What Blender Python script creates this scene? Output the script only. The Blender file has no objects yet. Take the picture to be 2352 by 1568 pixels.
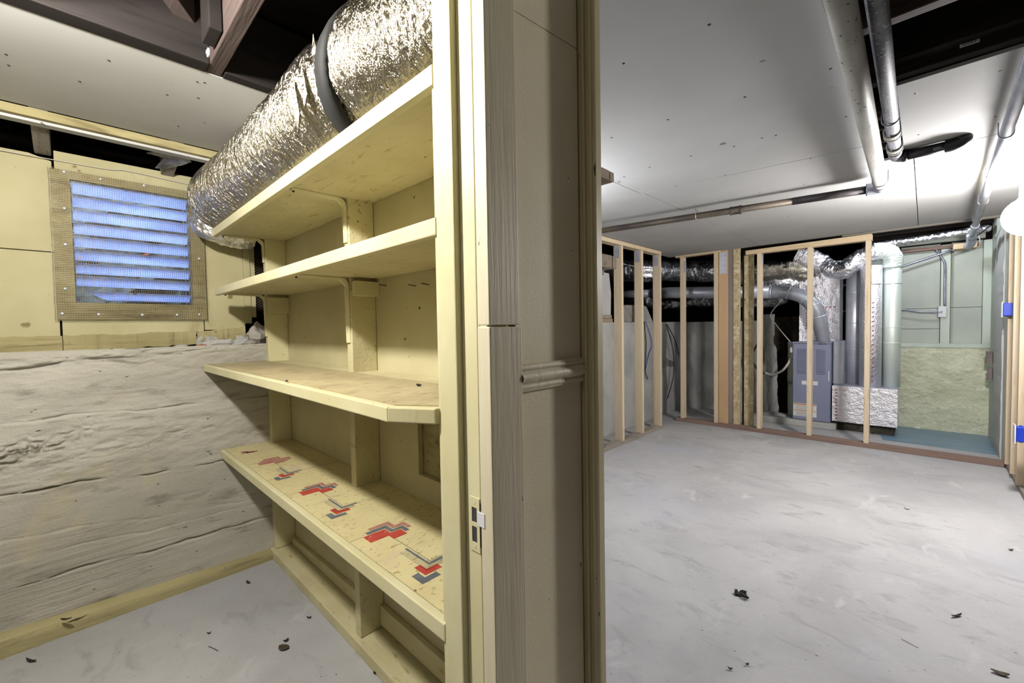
import bpy, bmesh, math, random
import numpy as np
from mathutils import Vector, Matrix
random.seed(7)
SC = bpy.context.scene
COL = SC.collection

# ------------------------------------------------------------------ camera
F_PX, YAW, PITCH, ROLL, CAM_H = 978.2, .76962, .03368, .01689, 1.22
_F = np.array([-math.sin(YAW)*math.cos(PITCH), math.cos(YAW)*math.cos(PITCH), -math.sin(PITCH)])
_R = np.array([math.cos(YAW), math.sin(YAW), 0.]); _D = np.cross(_F, _R)
_c, _s = math.cos(ROLL), math.sin(ROLL)
_R, _D = _c*_R+_s*_D, -_s*_R+_c*_D
CPOS = np.array([0, 0, CAM_H])
def P(x, y, ax, val):
    """surveyed point: where the sight line of a photo pixel meets a plane of the room"""
    r = _F+(x-1176)/F_PX*_R+(y-784)/F_PX*_D; i = 'xyz'.index(ax)
    return CPOS+(val-CPOS[i])/r[i]*r
cam = bpy.data.cameras.new('camera'); cam.sensor_width = 36; cam.lens = F_PX/2352*36
cam.clip_start = .02
camo = bpy.data.objects.new('camera', cam); COL.objects.link(camo)
camo.matrix_world = Matrix(((_R[0], -_D[0], -_F[0], 0), (_R[1], -_D[1], -_F[1], 0), (_R[2], -_D[2], -_F[2], CAM_H), (0, 0, 0, 1)))
SC.camera = camo
# ------------------------------------------------------------------ world and exposure
W = bpy.data.worlds.new('world'); SC.world = W; W.use_nodes = True
W.node_tree.nodes['Background'].inputs[0].default_value = (.60, .75, 1, 1)
W.node_tree.nodes['Background'].inputs[1].default_value = 40.0
SC.view_settings.view_transform = 'Standard'; SC.view_settings.look = 'None'
SC.view_settings.exposure = 0.0; SC.view_settings.gamma = 1; SC.view_settings.use_curve_mapping = False
BULB_RIGHT, BULB_LEFT, FILL_HALL, FILL_FAR, FILL_BAY = 440., 1450., 28., 380., 260.     # radiance of the two real bulbs and three added fill lamps
# ------------------------------------------------------------------ noise
def _h(i, j, k, s):
    n = (i*374761393+j*668265263+k*2147483647+s*974634777) & 0x7fffffff
    n = ((n ^ (n >> 13))*1274126177) & 0x7fffffff
    return ((n ^ (n >> 16)) & 0xffff)/65535.*2-1
def vn(x, y, z, s=0):
    x, y, z = np.broadcast_arrays(np.asarray(x, float), np.asarray(y, float), np.asarray(z, float))
    xi, yi, zi = np.floor(x).astype(np.int64), np.floor(y).astype(np.int64), np.floor(z).astype(np.int64)
    u, v, w = x-xi, y-yi, z-zi
    u, v, w = u*u*(3-2*u), v*v*(3-2*v), w*w*(3-2*w)
    r = 0
    for a in (0, 1):
        for b in (0, 1):
            for c in (0, 1):
                r = r+_h(xi+a, yi+b, zi+c, s)*(u if a else 1-u)*(v if b else 1-v)*(w if c else 1-w)
    return r
def fbm(x, y, z, o=4, s=0):
    r, a = 0, 1.
    for i in range(o):
        r = r+a*vn(x, y, z, s+i); x, y, z, a = np.asarray(x)*2.03, np.asarray(y)*2.03, np.asarray(z)*2.03, a*.5
    return r
# ------------------------------------------------------------------ materials
ALB = .70                        # photo colours are brighter than the paint itself
def lin(c, a=None):
    a = ALB if a is None else a
    return tuple(a*(v/255/12.92 if v <= 10 else ((v/255+.055)/1.055)**2.4) for v in c)+(1,)
class NT:
    def __init__(s, name):
        s.m = bpy.data.materials.new(name); s.m.use_nodes = True; s.t = s.m.node_tree
        s.b = s.t.nodes['Principled BSDF']; s.pos = s.t.nodes.new('ShaderNodeNewGeometry').outputs['Position']
    def n(s, typ, **kw):
        o = s.t.nodes.new(typ)
        for k, v in kw.items(): setattr(o, k, v)
        return o
    def link(s, a, b): s.t.links.new(a, b)
    def noise(s, scale, stretch=(1, 1, 1), detail=3, rough=.55, dist=0):
        mp = s.n('ShaderNodeMapping'); mp.inputs['Scale'].default_value = stretch; s.link(s.pos, mp.inputs[0])
        n = s.n('ShaderNodeTexNoise'); n.inputs['Scale'].default_value = scale; n.inputs['Detail'].default_value = detail
        n.inputs['Roughness'].default_value = rough; n.inputs['Distortion'].default_value = dist
        s.link(mp.outputs[0], n.inputs['Vector']); return n.outputs[0]
    def ramp(s, fac, p0, p1, v0=0., v1=1.):
        r = s.n('ShaderNodeMapRange'); s.link(fac, r.inputs[0])
        for i, v in zip((1, 2, 3, 4), (p0, p1, v0, v1)): r.inputs[i].default_value = v
        return r.outputs[0]
    def mix(s, fac, a, b):
        m = s.n('ShaderNodeMix', data_type='RGBA')
        if isinstance(fac, (int, float)): m.inputs[0].default_value = fac
        else: s.link(fac, m.inputs[0])
        for i, v in ((6, a), (7, b)):
            if isinstance(v, tuple): m.inputs[i].default_value = v
            else: s.link(v, m.inputs[i])
        return m.outputs[2]
MATS = {}
def mk(name, base, var=None, vscale=3, vstretch=(1, 1, 1), vr=(.35, .65), grain=None, specks=None, rough=.65, metal=0,
       bump=None, spec=.3, trans=0, alb=None):
    """base/var: sRGB colours mixed by noise; grain: (colour, scale, stretch, p0, p1); specks: (colour, scale, threshold, stretch)"""
    k = NT(name); al = 1 if metal > .6 else alb; col = lin(base, al)
    if var: col = k.mix(k.ramp(k.noise(vscale, vstretch), *vr), col, lin(var, al))
    for g in ([grain] if grain and not isinstance(grain, list) else grain or []):
        col = k.mix(k.ramp(k.noise(g[1], g[2], 5, .6, .4), g[3], g[4]), col, lin(g[0], al))
    for g in ([specks] if specks and not isinstance(specks, list) else specks or []):
        st = g[3] if len(g) > 3 else (1, 1, 1)
        col = k.mix(k.ramp(k.noise(g[1], st, 3, .5), g[2], g[2]+.03), col, lin(g[0]))
    if isinstance(col, tuple): k.b.inputs['Base Color'].default_value = col
    else: k.link(col, k.b.inputs['Base Color'])
    k.b.inputs['Roughness'].default_value = rough; k.b.inputs['Metallic'].default_value = metal
    k.b.inputs['Specular IOR Level'].default_value = spec
    if trans: k.b.inputs['Transmission Weight'].default_value = trans
    if bump:
        prev = None
        for sc, stg, dist, st in bump:
            b = k.n('ShaderNodeBump'); b.inputs['Strength'].default_value = stg; b.inputs['Distance'].default_value = dist
            k.link(k.noise(sc, st, 3, .6), b.inputs['Height'])
            if prev: k.link(prev, b.inputs['Normal'])
            prev = b.outputs[0]
        k.link(prev, k.b.inputs['Normal'])
    MATS[name] = k.m
    return k.m
I3 = (1, 1, 1)
cream = mk('cream_paint', (232, 225, 184), (222, 213, 166), 5, specks=[((96, 80, 50), 60, .735, (1, 1, .5)), ((150, 130, 85), 14, .72)],
           rough=.5, bump=[(60, .25, .004, (1, 1, .35)), (9, .15, .01, I3)])
cream_dk = mk('cream_paint_worn', (226, 217, 174), (212, 202, 158), 6, grain=((176, 158, 100), 45, (.25, 1, 1), .60, .72),
              specks=((90, 72, 40), 55, .72, (.4, 1, 1)), rough=.6, bump=[(90, .5, .004, (.12, 1, 1)), (12, .2, .01, I3)])
panelpaint = mk('yellow_board', (216, 207, 166), (202, 192, 150), 3, specks=[((96, 78, 44), 46, .735), ((120, 100, 62), 130, .74)],
                rough=.7, bump=[(120, .12, .002, I3)])
leftpanel = mk('yellow_fibreboard', (226, 218, 176), (208, 199, 154), 2.4, specks=[((110, 96, 60), 40, .73), ((140, 126, 88), 9, .70)],
               grain=((176, 164, 118), 5, (1, 1, .35), .56, .75), rough=.75, alb=.58, bump=[(70, .2, .003, I3)])
jamb_m = mk('jamb_paint', (236, 229, 188), (226, 217, 170), 4, specks=[((120, 100, 66), 70, .735, (1, 1, .3))], rough=.45,
            bump=[(50, .25, .003, (1, 1, .2))])
casing_m = mk('casing_paint', (206, 198, 174), (194, 186, 160), 7, (1, 1, .15), alb=1., grain=((172, 164, 142), 60, (1, 1, .05), .55, .80),
              specks=((70, 58, 40), 50, .74, (1, 1, .5)), rough=.5, bump=[(120, .4, .003, (1, 1, .05)), (20, .15, .004, I3)])
wallbd_m = mk('partition_panel_paint', (222, 213, 186), (214, 205, 176), 4, alb=1., specks=((86, 70, 48), 70, .745, (1, 1, .5)), rough=.6,
              bump=[(160, .25, .002, I3)])
trim_m = mk('fluted_trim_paint', (206, 195, 158), (184, 172, 134), 10, (1, 1, .15), alb=.9, specks=((80, 60, 36), 60, .72, (1, 1, .3)), rough=.45,
            bump=[(60, .2, .003, (1, 1, .15))])
conc_w = mk('board_formed_concrete', (206, 202, 190), (184, 180, 168), 2.2, (1, .7, 2.2), grain=[((150, 146, 134), 14, (1, .35, 1.6), .54, .72), ((204, 194, 164), 2.2, (1, 1, 1.4), .62, .80)],
            specks=((92, 86, 76), 60, .71, (1, .35, 1)), rough=.9, alb=.70, bump=[(150, .6, .004, (1, .6, 1)), (38, .25, .006, (1, .45, 1))], spec=.15)
conc_p = mk('pale_poured_concrete', (198, 198, 194), (172, 174, 172), 2.5, grain=[((212, 206, 170), 3, I3, .62, .74)], specks=((130, 128, 124), 30, .70), rough=.9,
            bump=[(50, .4, .006, I3)], spec=.15)
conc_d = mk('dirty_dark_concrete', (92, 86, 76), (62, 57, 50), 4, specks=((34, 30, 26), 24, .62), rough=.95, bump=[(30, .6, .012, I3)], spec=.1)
def lin_f(c): return lin(c, .68)
def floor_material():
    k = NT('concrete_floor')
    c = k.mix(k.ramp(k.noise(1.3, I3, 6, .6, .6), .36, .66), lin_f((184, 183, 184)), lin_f((206, 205, 206)))
    c = k.mix(k.ramp(k.noise(4.2, (1, 2.2, 1), 6, .65, .8), .55, .75), c, lin_f((168, 167, 166)))
    c = k.mix(k.ramp(k.noise(2.6, (2, 1, 1), 5, .6, 1.), .60, .78), c, lin_f((220, 220, 222)))
    c = k.mix(k.ramp(k.noise(.9, I3, 3), .55, .75), c, lin_f((190, 192, 202)))
    c = k.mix(k.ramp(k.noise(46, (1, 2.2, 1), 3, .5), .715, .735), c, lin_f((96, 92, 90)))
    c = k.mix(k.ramp(k.noise(150, (1, 2, 1), 2, .5), .70, .74), c, lin_f((120, 116, 114)))
    k.link(c, k.b.inputs['Base Color']); k.b.inputs['Roughness'].default_value = .8; k.b.inputs['Specular IOR Level'].default_value = .2
    b = k.n('ShaderNodeBump'); b.inputs['Strength'].default_value = .35; b.inputs['Distance'].default_value = .004
    k.link(k.noise(40, I3, 6, .65), b.inputs['Height']); k.link(b.outputs[0], k.b.inputs['Normal'])
    return k.m
floor_m = floor_material()
drywall_m = mk('grey_drywall_paper', (206, 206, 205), (198, 198, 197), 2, specks=((120, 118, 114), 9, .745), rough=.85, bump=[(300, .08, .001, I3)], spec=.15, alb=.62)
drywall_e = mk('old_white_ceiling_board', (216, 216, 214), (202, 202, 200), 1.4, specks=[((116, 112, 106), 34, .735), ((160, 156, 150), 7, .71)], rough=.85, bump=[(80, .1, .002, I3)], spec=.15)
def woodm(name, a, b, dark, ax, sc=1, rough=.75, knots=True, bump=.35, alb=None):
    st = [1, 1, 1]; st[ax] = .06
    st2 = [1, 1, 1]; st2[ax] = .35
    return mk(name, a, b, 9*sc, tuple(st), (.3, .7), grain=((dark), 70*sc, tuple(st), .54, .74),
              specks=(tuple(int(v*.55) for v in dark), 11*sc, .735, tuple(st2)) if knots else None, rough=rough, alb=alb, bump=[(80*sc, bump, .003, tuple(st))], spec=.2)
pine_z = woodm('new_pine_upright', (234, 216, 188), (224, 203, 172), (206, 176, 140), 2)
pine_x = woodm('new_pine_plate', (228, 206, 172), (216, 192, 154), (200, 168, 126), 0)
pine_y = woodm('new_pine_plate_across', (232, 214, 180), (222, 200, 164), (204, 174, 132), 1)
redplate = woodm('reddish_sill_wood', (158, 134, 122), (136, 112, 102), (104, 84, 76), 0)
greyplate = woodm('grey_sill_wood', (172, 164, 152), (150, 140, 128), (112, 100, 88), 1)
darkw_x = woodm('old_dark_joist', (58, 48, 42), (40, 33, 29), (24, 19, 17), 0, knots=False, alb=.45)
darkw_y = woodm('old_dark_beam', (58, 51, 48), (42, 36, 34), (27, 23, 21), 1, knots=False, alb=.40)
brownw_x = woodm('rough_brown_joist', (106, 92, 86), (78, 66, 62), (50, 42, 40), 0, bump=.7, alb=.6)
weather_x = woodm('weathered_plank', (186, 168, 146), (158, 140, 118), (108, 90, 74), 0)
grey_x = woodm('grey_weathered_joist', (168, 162, 152), (132, 124, 112), (88, 78, 66), 0)
yellowold = mk('old_yellow_timber', (212, 200, 150), (184, 172, 124), 5, (1, .3, 1), grain=((128, 112, 78), 22, (1, .1, 1), .56, .72), specks=((84, 70, 46), 30, .70, (1, .4, 1)),
               rough=.8, alb=.55, bump=[(40, .6, .008, (1, .15, 1))])
osb_m = mk('osb_board', (210, 196, 158), (188, 168, 126), 22, (1, 1, .45), (.4, .6), grain=((228, 216, 184), 30, (.5, 1, 1), .56, .64), specks=((110, 88, 54), 34, .66), rough=.85,
           bump=[(40, .4, .004, I3)])
tan_m = mk('tan_plywood', (214, 182, 144), (200, 166, 128), 3, (1, 1, .2), specks=((150, 112, 74), 14, .74), rough=.8)
greyboard = mk('purple_grey_board', (150, 138, 134), (130, 118, 114), 4, (1, 1, .2), rough=.8)
red_p = mk('faded_red_print', (206, 84, 70), (186, 74, 64), 40, specks=((222, 160, 140), 60, .66), rough=.5)
rose_p = mk('faded_rose_print', (176, 112, 102), (190, 140, 126), 40, rough=.5)
grey_p = mk('slate_grey_print', (100, 106, 114), (122, 126, 128), 50, rough=.5)
line_p = mk('grey_line_print', (130, 128, 116), (150, 146, 130), 50, rough=.5)
lino_m = mk('cream_linoleum', (232, 220, 168), (222, 208, 158), 8, grain=[((176, 158, 110), 90, (1, .5, 1), .58, .68), ((206, 186, 176), 5, I3, .62, .78)], specks=((130, 108, 70), 70, .69), rough=.45, bump=[(60, .1, .002, I3)])
lino_dirty = mk('dusty_linoleum', (206, 192, 150), (186, 170, 132), 8, grain=[((150, 130, 96), 60, (1, .3, 1), .56, .68), ((190, 150, 130), 3, (1, 2.5, 1), .62, .74)], specks=((80, 64, 46), 30, .715), rough=.6, bump=[(60, .15, .003, I3)])
def foilm(name, tint, rough, sc=60, stg=.6, dist=.006, st=I3):
    return mk(name, tint, None, rough=rough, metal=1, bump=[(sc, stg, dist, st), (sc*.3, stg*.6, dist*2, st)])
foil_l = foilm('crinkled_foil_jacket', (184, 178, 164), .2, 80, 1., .009, (2.4, .8, .8))
foil_r = foilm('quilted_foil_wrap', (240, 238, 244), .42, 70, 1., .010)
foil_c = foilm('crumpled_foil', (240, 240, 246), .34, 30, .8, .014)
foil_g = mk('dull_foil_sleeve', (226, 236, 228), None, rough=.42, metal=.5, alb=.95, bump=[(120, .5, .003, (1, 1, 3))])
galv = mk('galvanised_steel', (206, 210, 220), (188, 192, 204), 8, rough=.40, metal=.55, alb=.95, bump=[(30, .08, .002, I3)])
galv_d = mk('dull_galvanised_steel', (170, 174, 184), (150, 154, 164), 8, rough=.45, metal=.45, alb=.95)
furn_m = mk('blue_grey_enamel', (150, 156, 184), (142, 148, 176), 3, rough=.38, spec=.5)
furn_d = mk('dark_slot', (84, 88, 108), rough=.6)
white_m = mk('white_plastic', (236, 236, 240), rough=.4)
black_m = mk('black_plastic', (40, 40, 44), (52, 50, 52), 20, rough=.45)
rubber = mk('black_strap', (34, 34, 34), rough=.7, bump=[(240, .5, .002, (1, 0, 0))])
pipe_w = mk('white_speckled_pipe_paint', (196, 194, 188), (178, 176, 168), 6, specks=[((96, 92, 84), 95, .66, (1, .5, 1)), ((228, 226, 220), 70, .68)], rough=.5, bump=[(120, .3, .002, I3)])
pipe_g = mk('speckled_galvanised_pipe', (118, 119, 126), (96, 98, 106), 12, specks=[((176, 176, 182), 90, .62), ((66, 66, 72), 70, .66)], rough=.6, metal=.15, bump=[(120, .3, .002, I3)])
pipe_b = mk('dark_aged_pipe', (104, 94, 78), (74, 68, 66), 5, specks=((50, 46, 44), 60, .66), rough=.5, metal=.2)
pipe_bd = mk('blackened_pipe', (66, 62, 66), (84, 78, 74), 14, rough=.5, metal=.2)
conduit_m = mk('steel_conduit', (150, 152, 166), (120, 122, 138), 8, rough=.35, metal=.7)
blue_m = mk('blue_plastic_box', (44, 78, 214), (36, 66, 196), 10, rough=.45, spec=.4)
green_c = mk('green_painted_concrete', (212, 214, 188), (194, 197, 168), 4, grain=[((222, 222, 204), 12, I3, .56, .70), ((166, 172, 146), 26, I3, .62, .72)], specks=((110, 112, 96), 40, .71), rough=.8, alb=.95, bump=[(30, .7, .02, I3), (90, .4, .006, I3)])
green_w = mk('mint_painted_wood', (202, 211, 198), (188, 197, 186), 2.2, (1, 1, .6), specks=((84, 84, 78), 40, .735), rough=.7, alb=.95, bump=[(60, .2, .003, I3)])
green_d = mk('mint_paint_aged', (190, 195, 184), (174, 180, 172), 2.2, specks=((80, 78, 74), 26, .735), rough=.75, alb=.9)
blue_f = mk('blue_floor_paint', (112, 146, 172), (136, 166, 186), 2.5, (1, 3, 1), specks=((166, 172, 176), 20, .70), rough=.35, spec=.5)
louv = NT('translucent_louvre_glass')
def _louv():
    k = louv; t = k.t
    tr = k.n('ShaderNodeBsdfTranslucent'); tr.inputs[0].default_value = lin((206, 222, 255))
    mx = k.n('ShaderNodeMixShader'); mx.inputs[0].default_value = .7
    c = k.mix(k.ramp(k.noise(12, (1, .3, 1)), .35, .7), lin((214, 226, 250)), lin((186, 200, 236)))
    c = k.mix(k.ramp(k.noise(40, (1, .4, 1)), .70, .73), c, lin((120, 110, 100)))
    k.link(c, k.b.inputs['Base Color']); k.b.inputs['Roughness'].default_value = .4
    k.link(c, tr.inputs[0])
    k.link(k.b.outputs[0], mx.inputs[1]); k.link(tr.outputs[0], mx.inputs[2])
    k.link(mx.outputs[0], t.nodes['Material Output'].inputs[0])
_louv(); louv_m = louv.m
wire_m = mk('rusty_mesh_wire', (150, 142, 120), (110, 96, 76), 30, rough=.5, metal=.5)
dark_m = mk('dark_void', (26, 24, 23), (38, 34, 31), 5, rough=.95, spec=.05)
soil_m = mk('dark_crawlspace_earth', (92, 82, 70), (60, 52, 44), 6, specks=((92, 84, 74), 30, .68), rough=1, bump=[(20, .8, .03, I3)], spec=.05)
rock_m = mk('grey_rubble', (188, 184, 178), (160, 154, 146), 12, specks=((110, 104, 98), 50, .68), rough=.9, bump=[(50, .6, .008, I3)])
rub_r = mk('brick_crumb', (188, 126, 106), (168, 108, 92), 40, rough=.9)
leaf_m = mk('dry_leaf', (92, 80, 62), (66, 58, 46), 40, rough=.8)
leaf_b = mk('blackened_leaf', (44, 42, 40), (62, 58, 54), 60, rough=.85)
twig_m = mk('pale_splinter', (196, 190, 178), rough=.8)
nail_m = mk('dark_nail', (70, 60, 50), rough=.5, metal=.4)
label_m = mk('label_paper', (240, 240, 238), rough=.6)
orange_m = mk('orange_print', (226, 150, 84), rough=.6)
ink_shade_m = mk('dark_ink_slot_shade', (70, 72, 80), rough=.6)
redink = mk('red_ink', (176, 58, 66), (196, 110, 110), 60, rough=.5)
wirew = mk('white_cable', (214, 210, 200), rough=.5)
wireb = mk('black_cable', (44, 44, 50), rough=.5)
wireblue = mk('blue_cable', (70, 96, 190), rough=.5)
poly_m = mk('grey_plastic_film', (150, 150, 162), (70, 70, 76), 14, rough=.2, spec=.6)
def emis(name, col, st):
    k = NT(name); k.b.inputs['Base Color'].default_value = (1, 1, 1, 1)
    k.b.inputs['Emission Color'].default_value = col; k.b.inputs['Emission Strength'].default_value = st
    return k.m
# ------------------------------------------------------------------ mesh builder
class MB:
    def __init__(s): s.v, s.f = [], []
    def box(s, x0, x1, y0, y1, z0, z1):
        n = len(s.v)
        s.v += [(x, y, z) for z in (z0, z1) for y in (y0, y1) for x in (x0, x1)]
        s.f += [tuple(n+i for i in q) for q in ((0, 2, 3, 1), (4, 5, 7, 6), (0, 1, 5, 4), (2, 6, 7, 3), (0, 4, 6, 2), (1, 3, 7, 5))]
        return s
    def hexa(s, b, t):
        n = len(s.v); s.v += [tuple(p) for p in b]+[tuple(p) for p in t]; k = len(b)
        s.f.append(tuple(n+k-1-i for i in range(k))); s.f.append(tuple(n+k+i for i in range(k)))
        s.f += [(n+i, n+(i+1) % k, n+k+(i+1) % k, n+k+i) for i in range(k)]
        return s
    def bar(s, p, q, w, h, up=(0, 0, 1)):
        p, q, up = np.array(p, float), np.array(q, float), np.array(up, float)
        d = (q-p)/np.linalg.norm(q-p); a = np.cross(d, up); a /= np.linalg.norm(a); b = np.cross(a, d)
        o = [(-w/2, -h/2), (w/2, -h/2), (w/2, h/2), (-w/2, h/2)]
        return s.hexa([p+a*i+b*j for i, j in o][::-1], [q+a*i+b*j for i, j in o][::-1])
    def prism(s, poly, ax, a, b):
        """poly in the two other axes (in x,y,z order), extruded along ax from a to b"""
        def pt(u, v, w): return {0: (w, u, v), 1: (u, w, v), 2: (u, v, w)}[ax]
        return s.hexa([pt(u, v, a) for u, v in poly], [pt(u, v, b) for u, v in poly])
    def tube(s, pts, r, n=12, caps=True, close=False):
        pts = [np.array(p, float) for p in pts]; m = len(pts); base = len(s.v)
        r = [r]*m if isinstance(r, (int, float)) else r
        prev = None
        for i, p in enumerate(pts):
            t = pts[min(i+1, m-1)]-pts[max(i-1, 0)]; t /= np.linalg.norm(t)+1e-12
            if prev is None:
                a = np.cross(t, (0, 0, 1.)) if abs(t[2]) < .95 else np.cross(t, (1., 0, 0))
            else: a = prev-t*(prev@t)
            a /= np.linalg.norm(a); b = np.cross(t, a); prev = a
            s.v += [tuple(p+r[i]*(a*math.cos(2*math.pi*k/n)+b*math.sin(2*math.pi*k/n))) for k in range(n)]
        for i in range(m-1):
            for k in range(n):
                A, B = base+i*n+k, base+i*n+(k+1) % n
                s.f.append((A, B, B+n, A+n))
        if caps:
            s.f.append(tuple(base+n-1-k for k in range(n))); s.f.append(tuple(base+(m-1)*n+k for k in range(n)))
        return s
    def lathe(s, o, prof, n=20, ax=2):
        base = len(s.v); o = np.array(o, float)
        for r, h in prof:
            for k in range(n):
                c, q = r*math.cos(2*math.pi*k/n), r*math.sin(2*math.pi*k/n)
                d = {2: (c, q, h), 0: (h, c, q), 1: (q, h, c)}[ax]; s.v.append(tuple(o+np.array(d)))
        for i in range(len(prof)-1):
            for k in range(n):
                A, B = base+i*n+k, base+i*n+(k+1) % n
                s.f.append((A, B, B+n, A+n))
        return s
    def grid(s, X, Y, Z):
        base = len(s.v); a, b = X.shape
        s.v += list(map(tuple, np.stack([X, Y, Z], -1).reshape(-1, 3)))
        s.f += [(base+i*b+j, base+(i+1)*b+j, base+(i+1)*b+j+1, base+i*b+j+1) for i in range(a-1) for j in range(b-1)]
        return s
    def blob(s, c, r, seed=0, n=10, amp=.35, m=7):
        base = len(s.v); c = np.array(c, float); r = np.array(r, float)
        for i in range(m+1):
            th = math.pi*i/m
            for k in range(n):
                ph = 2*math.pi*k/n; d = np.array([math.sin(th)*math.cos(ph), math.sin(th)*math.sin(ph), math.cos(th)])
                q = 1+amp*float(vn(d[0]*1.7+seed*7, d[1]*1.7, d[2]*1.7+seed, 3))
                s.v.append(tuple(c+d*r*q))
        for i in range(m):
            for k in range(n):
                A, B = base+i*n+k, base+i*n+(k+1) % n
                s.f.append((A, A+n, B+n, B))
        return s
    def build(s, name, mat, parent=None, smooth=False, bevel=0, kind=None, label=None):
        o0 = np.array(parent.get('_o', (0, 0, 0))) if parent is not None else np.zeros(3)
        me = bpy.data.meshes.new(name)
        v = np.array(s.v, float)-o0
        me.from_pydata(v.tolist(), [], s.f); me.update()
        bm = bmesh.new(); bm.from_mesh(me); bmesh.ops.recalc_face_normals(bm, faces=bm.faces); bm.to_mesh(me); bm.free()
        if smooth: me.polygons.foreach_set('use_smooth', [True]*len(me.polygons))
        me.materials.append(mat)
        o = bpy.data.objects.new(name, me); COL.objects.link(o)
        if parent is not None: o.parent = parent; o['_o'] = tuple(float(v) for v in o0)
        if bevel:
            b = o.modifiers.new('bevel', 'BEVEL'); b.width = bevel; b.segments = 2; b.limit_method = 'ANGLE'
        if smooth == 2 or bevel:
            pass
        if kind: o['kind'] = kind
        if label: o['label'] = label
        return o
def box(*a): return MB().box(*a)
def tag(o, label=None, cat=None, group=None, kind=None):
    if label: o['label'] = label
    if cat: o['category'] = cat
    if group: o['group'] = group
    if kind: o['kind'] = kind
    return o
def root(name, loc, label=None, cat=None, group=None, kind=None):
    o = bpy.data.objects.new(name, None); COL.objects.link(o); o.location = loc; o['_o'] = tuple(float(v) for v in loc)
    o.empty_display_size = .05
    return tag(o, label, cat, group, kind)
def curve_pts(pts, n=8):
    pts = [np.array(p, float) for p in pts]; out = []
    for i in range(len(pts)-1):
        p0, p1, p2, p3 = pts[max(i-1, 0)], pts[i], pts[i+1], pts[min(i+2, len(pts)-1)]
        for k in range(n):
            t = k/n
            out.append(.5*((2*p1)+(-p0+p2)*t+(2*p0-5*p1+4*p2-p3)*t*t+(-p0+3*p1-3*p2+p3)*t**3))
    out.append(pts[-1]); return out
def foil_tube(path, r, seed, nl=160, nc=72, amp=.03, fine=.012, squash=None, stretch=3., floorz=None):
    """flexible duct in a crumpled foil jacket; returns an MB"""
    pts = np.array(curve_pts(path, 24)); L = np.r_[0, np.cumsum(np.linalg.norm(np.diff(pts, axis=0), axis=1))]
    s = np.linspace(0, L[-1], nl); C = np.stack([np.interp(s, L, pts[:, i]) for i in range(3)], 1)
    T = np.gradient(C, axis=0); T /= np.linalg.norm(T, axis=1)[:, None]
    up = np.array([0, 0, 1.]) if abs(T[0][2]) < .9 else np.array([0, 1., 0]); A = []
    a = np.cross(T[0], up); a /= np.linalg.norm(a)
    for t in T:
        a = a-t*(a@t); a /= np.linalg.norm(a); A.append(a)
    A = np.array(A); B = np.cross(T, A)
    th = np.linspace(0, 2*np.pi, nc, endpoint=False)
    S, TH = np.meshgrid(s, th, indexing='ij'); cx, cy = np.cos(TH), np.sin(TH)
    rr = np.array([r(q/L[-1]) if callable(r) else r for q in s])[:, None]
    d = 1+amp*fbm(cx*1.6+seed, cy*1.6, S/r0(r)*1.1, 3, seed)+fine*(1-np.abs(fbm(cx*stretch+seed*3, cy*stretch, S/r0(r)*6., 4, seed+5)))*2.
    R_ = rr*d
    V = C[:, None, :]+R_[..., None]*(A[:, None, :]*cx[..., None]+B[:, None, :]*cy[..., None])
    if floorz is not None: V[..., 2] = np.where(V[..., 2] < floorz, floorz+(V[..., 2]-floorz)*.08, V[..., 2])
    m = MB(); m.v = [tuple(p) for p in V.reshape(-1, 3)]
    for i in range(nl-1):
        for k in range(nc):
            a_, b_ = i*nc+k, i*nc+(k+1) % nc
            m.f.append((a_, b_, b_+nc, a_+nc))
    m.f.append(tuple(range(nc))[::-1]); m.f.append(tuple((nl-1)*nc+k for k in range(nc)))
    return m
def r0(r): return r(.5) if callable(r) else r

# =================================================================== SETTING
S_ = 'structure'
XL, XU = -2.53, -2.70            # face of the left foundation, and of the boarded wall set back above it
# floor ------------------------------------------------------------
fl = box(-4.6, 1.2, -1.4, 8.6, -.12, 0).build('floor', floor_m); tag(fl, kind=S_)
m = MB(); fp = [P(2028, 1010, 'z', 0)[:2], (.485, 5.72), (.485, 6.6), (-.55, 6.6), (-.55, 6.25), (-.33, 6.0)]
m.prism([tuple(p) for p in fp], 2, .0, .004).build('painted_patch', blue_f, fl, label='blue painted floor patch')
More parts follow.
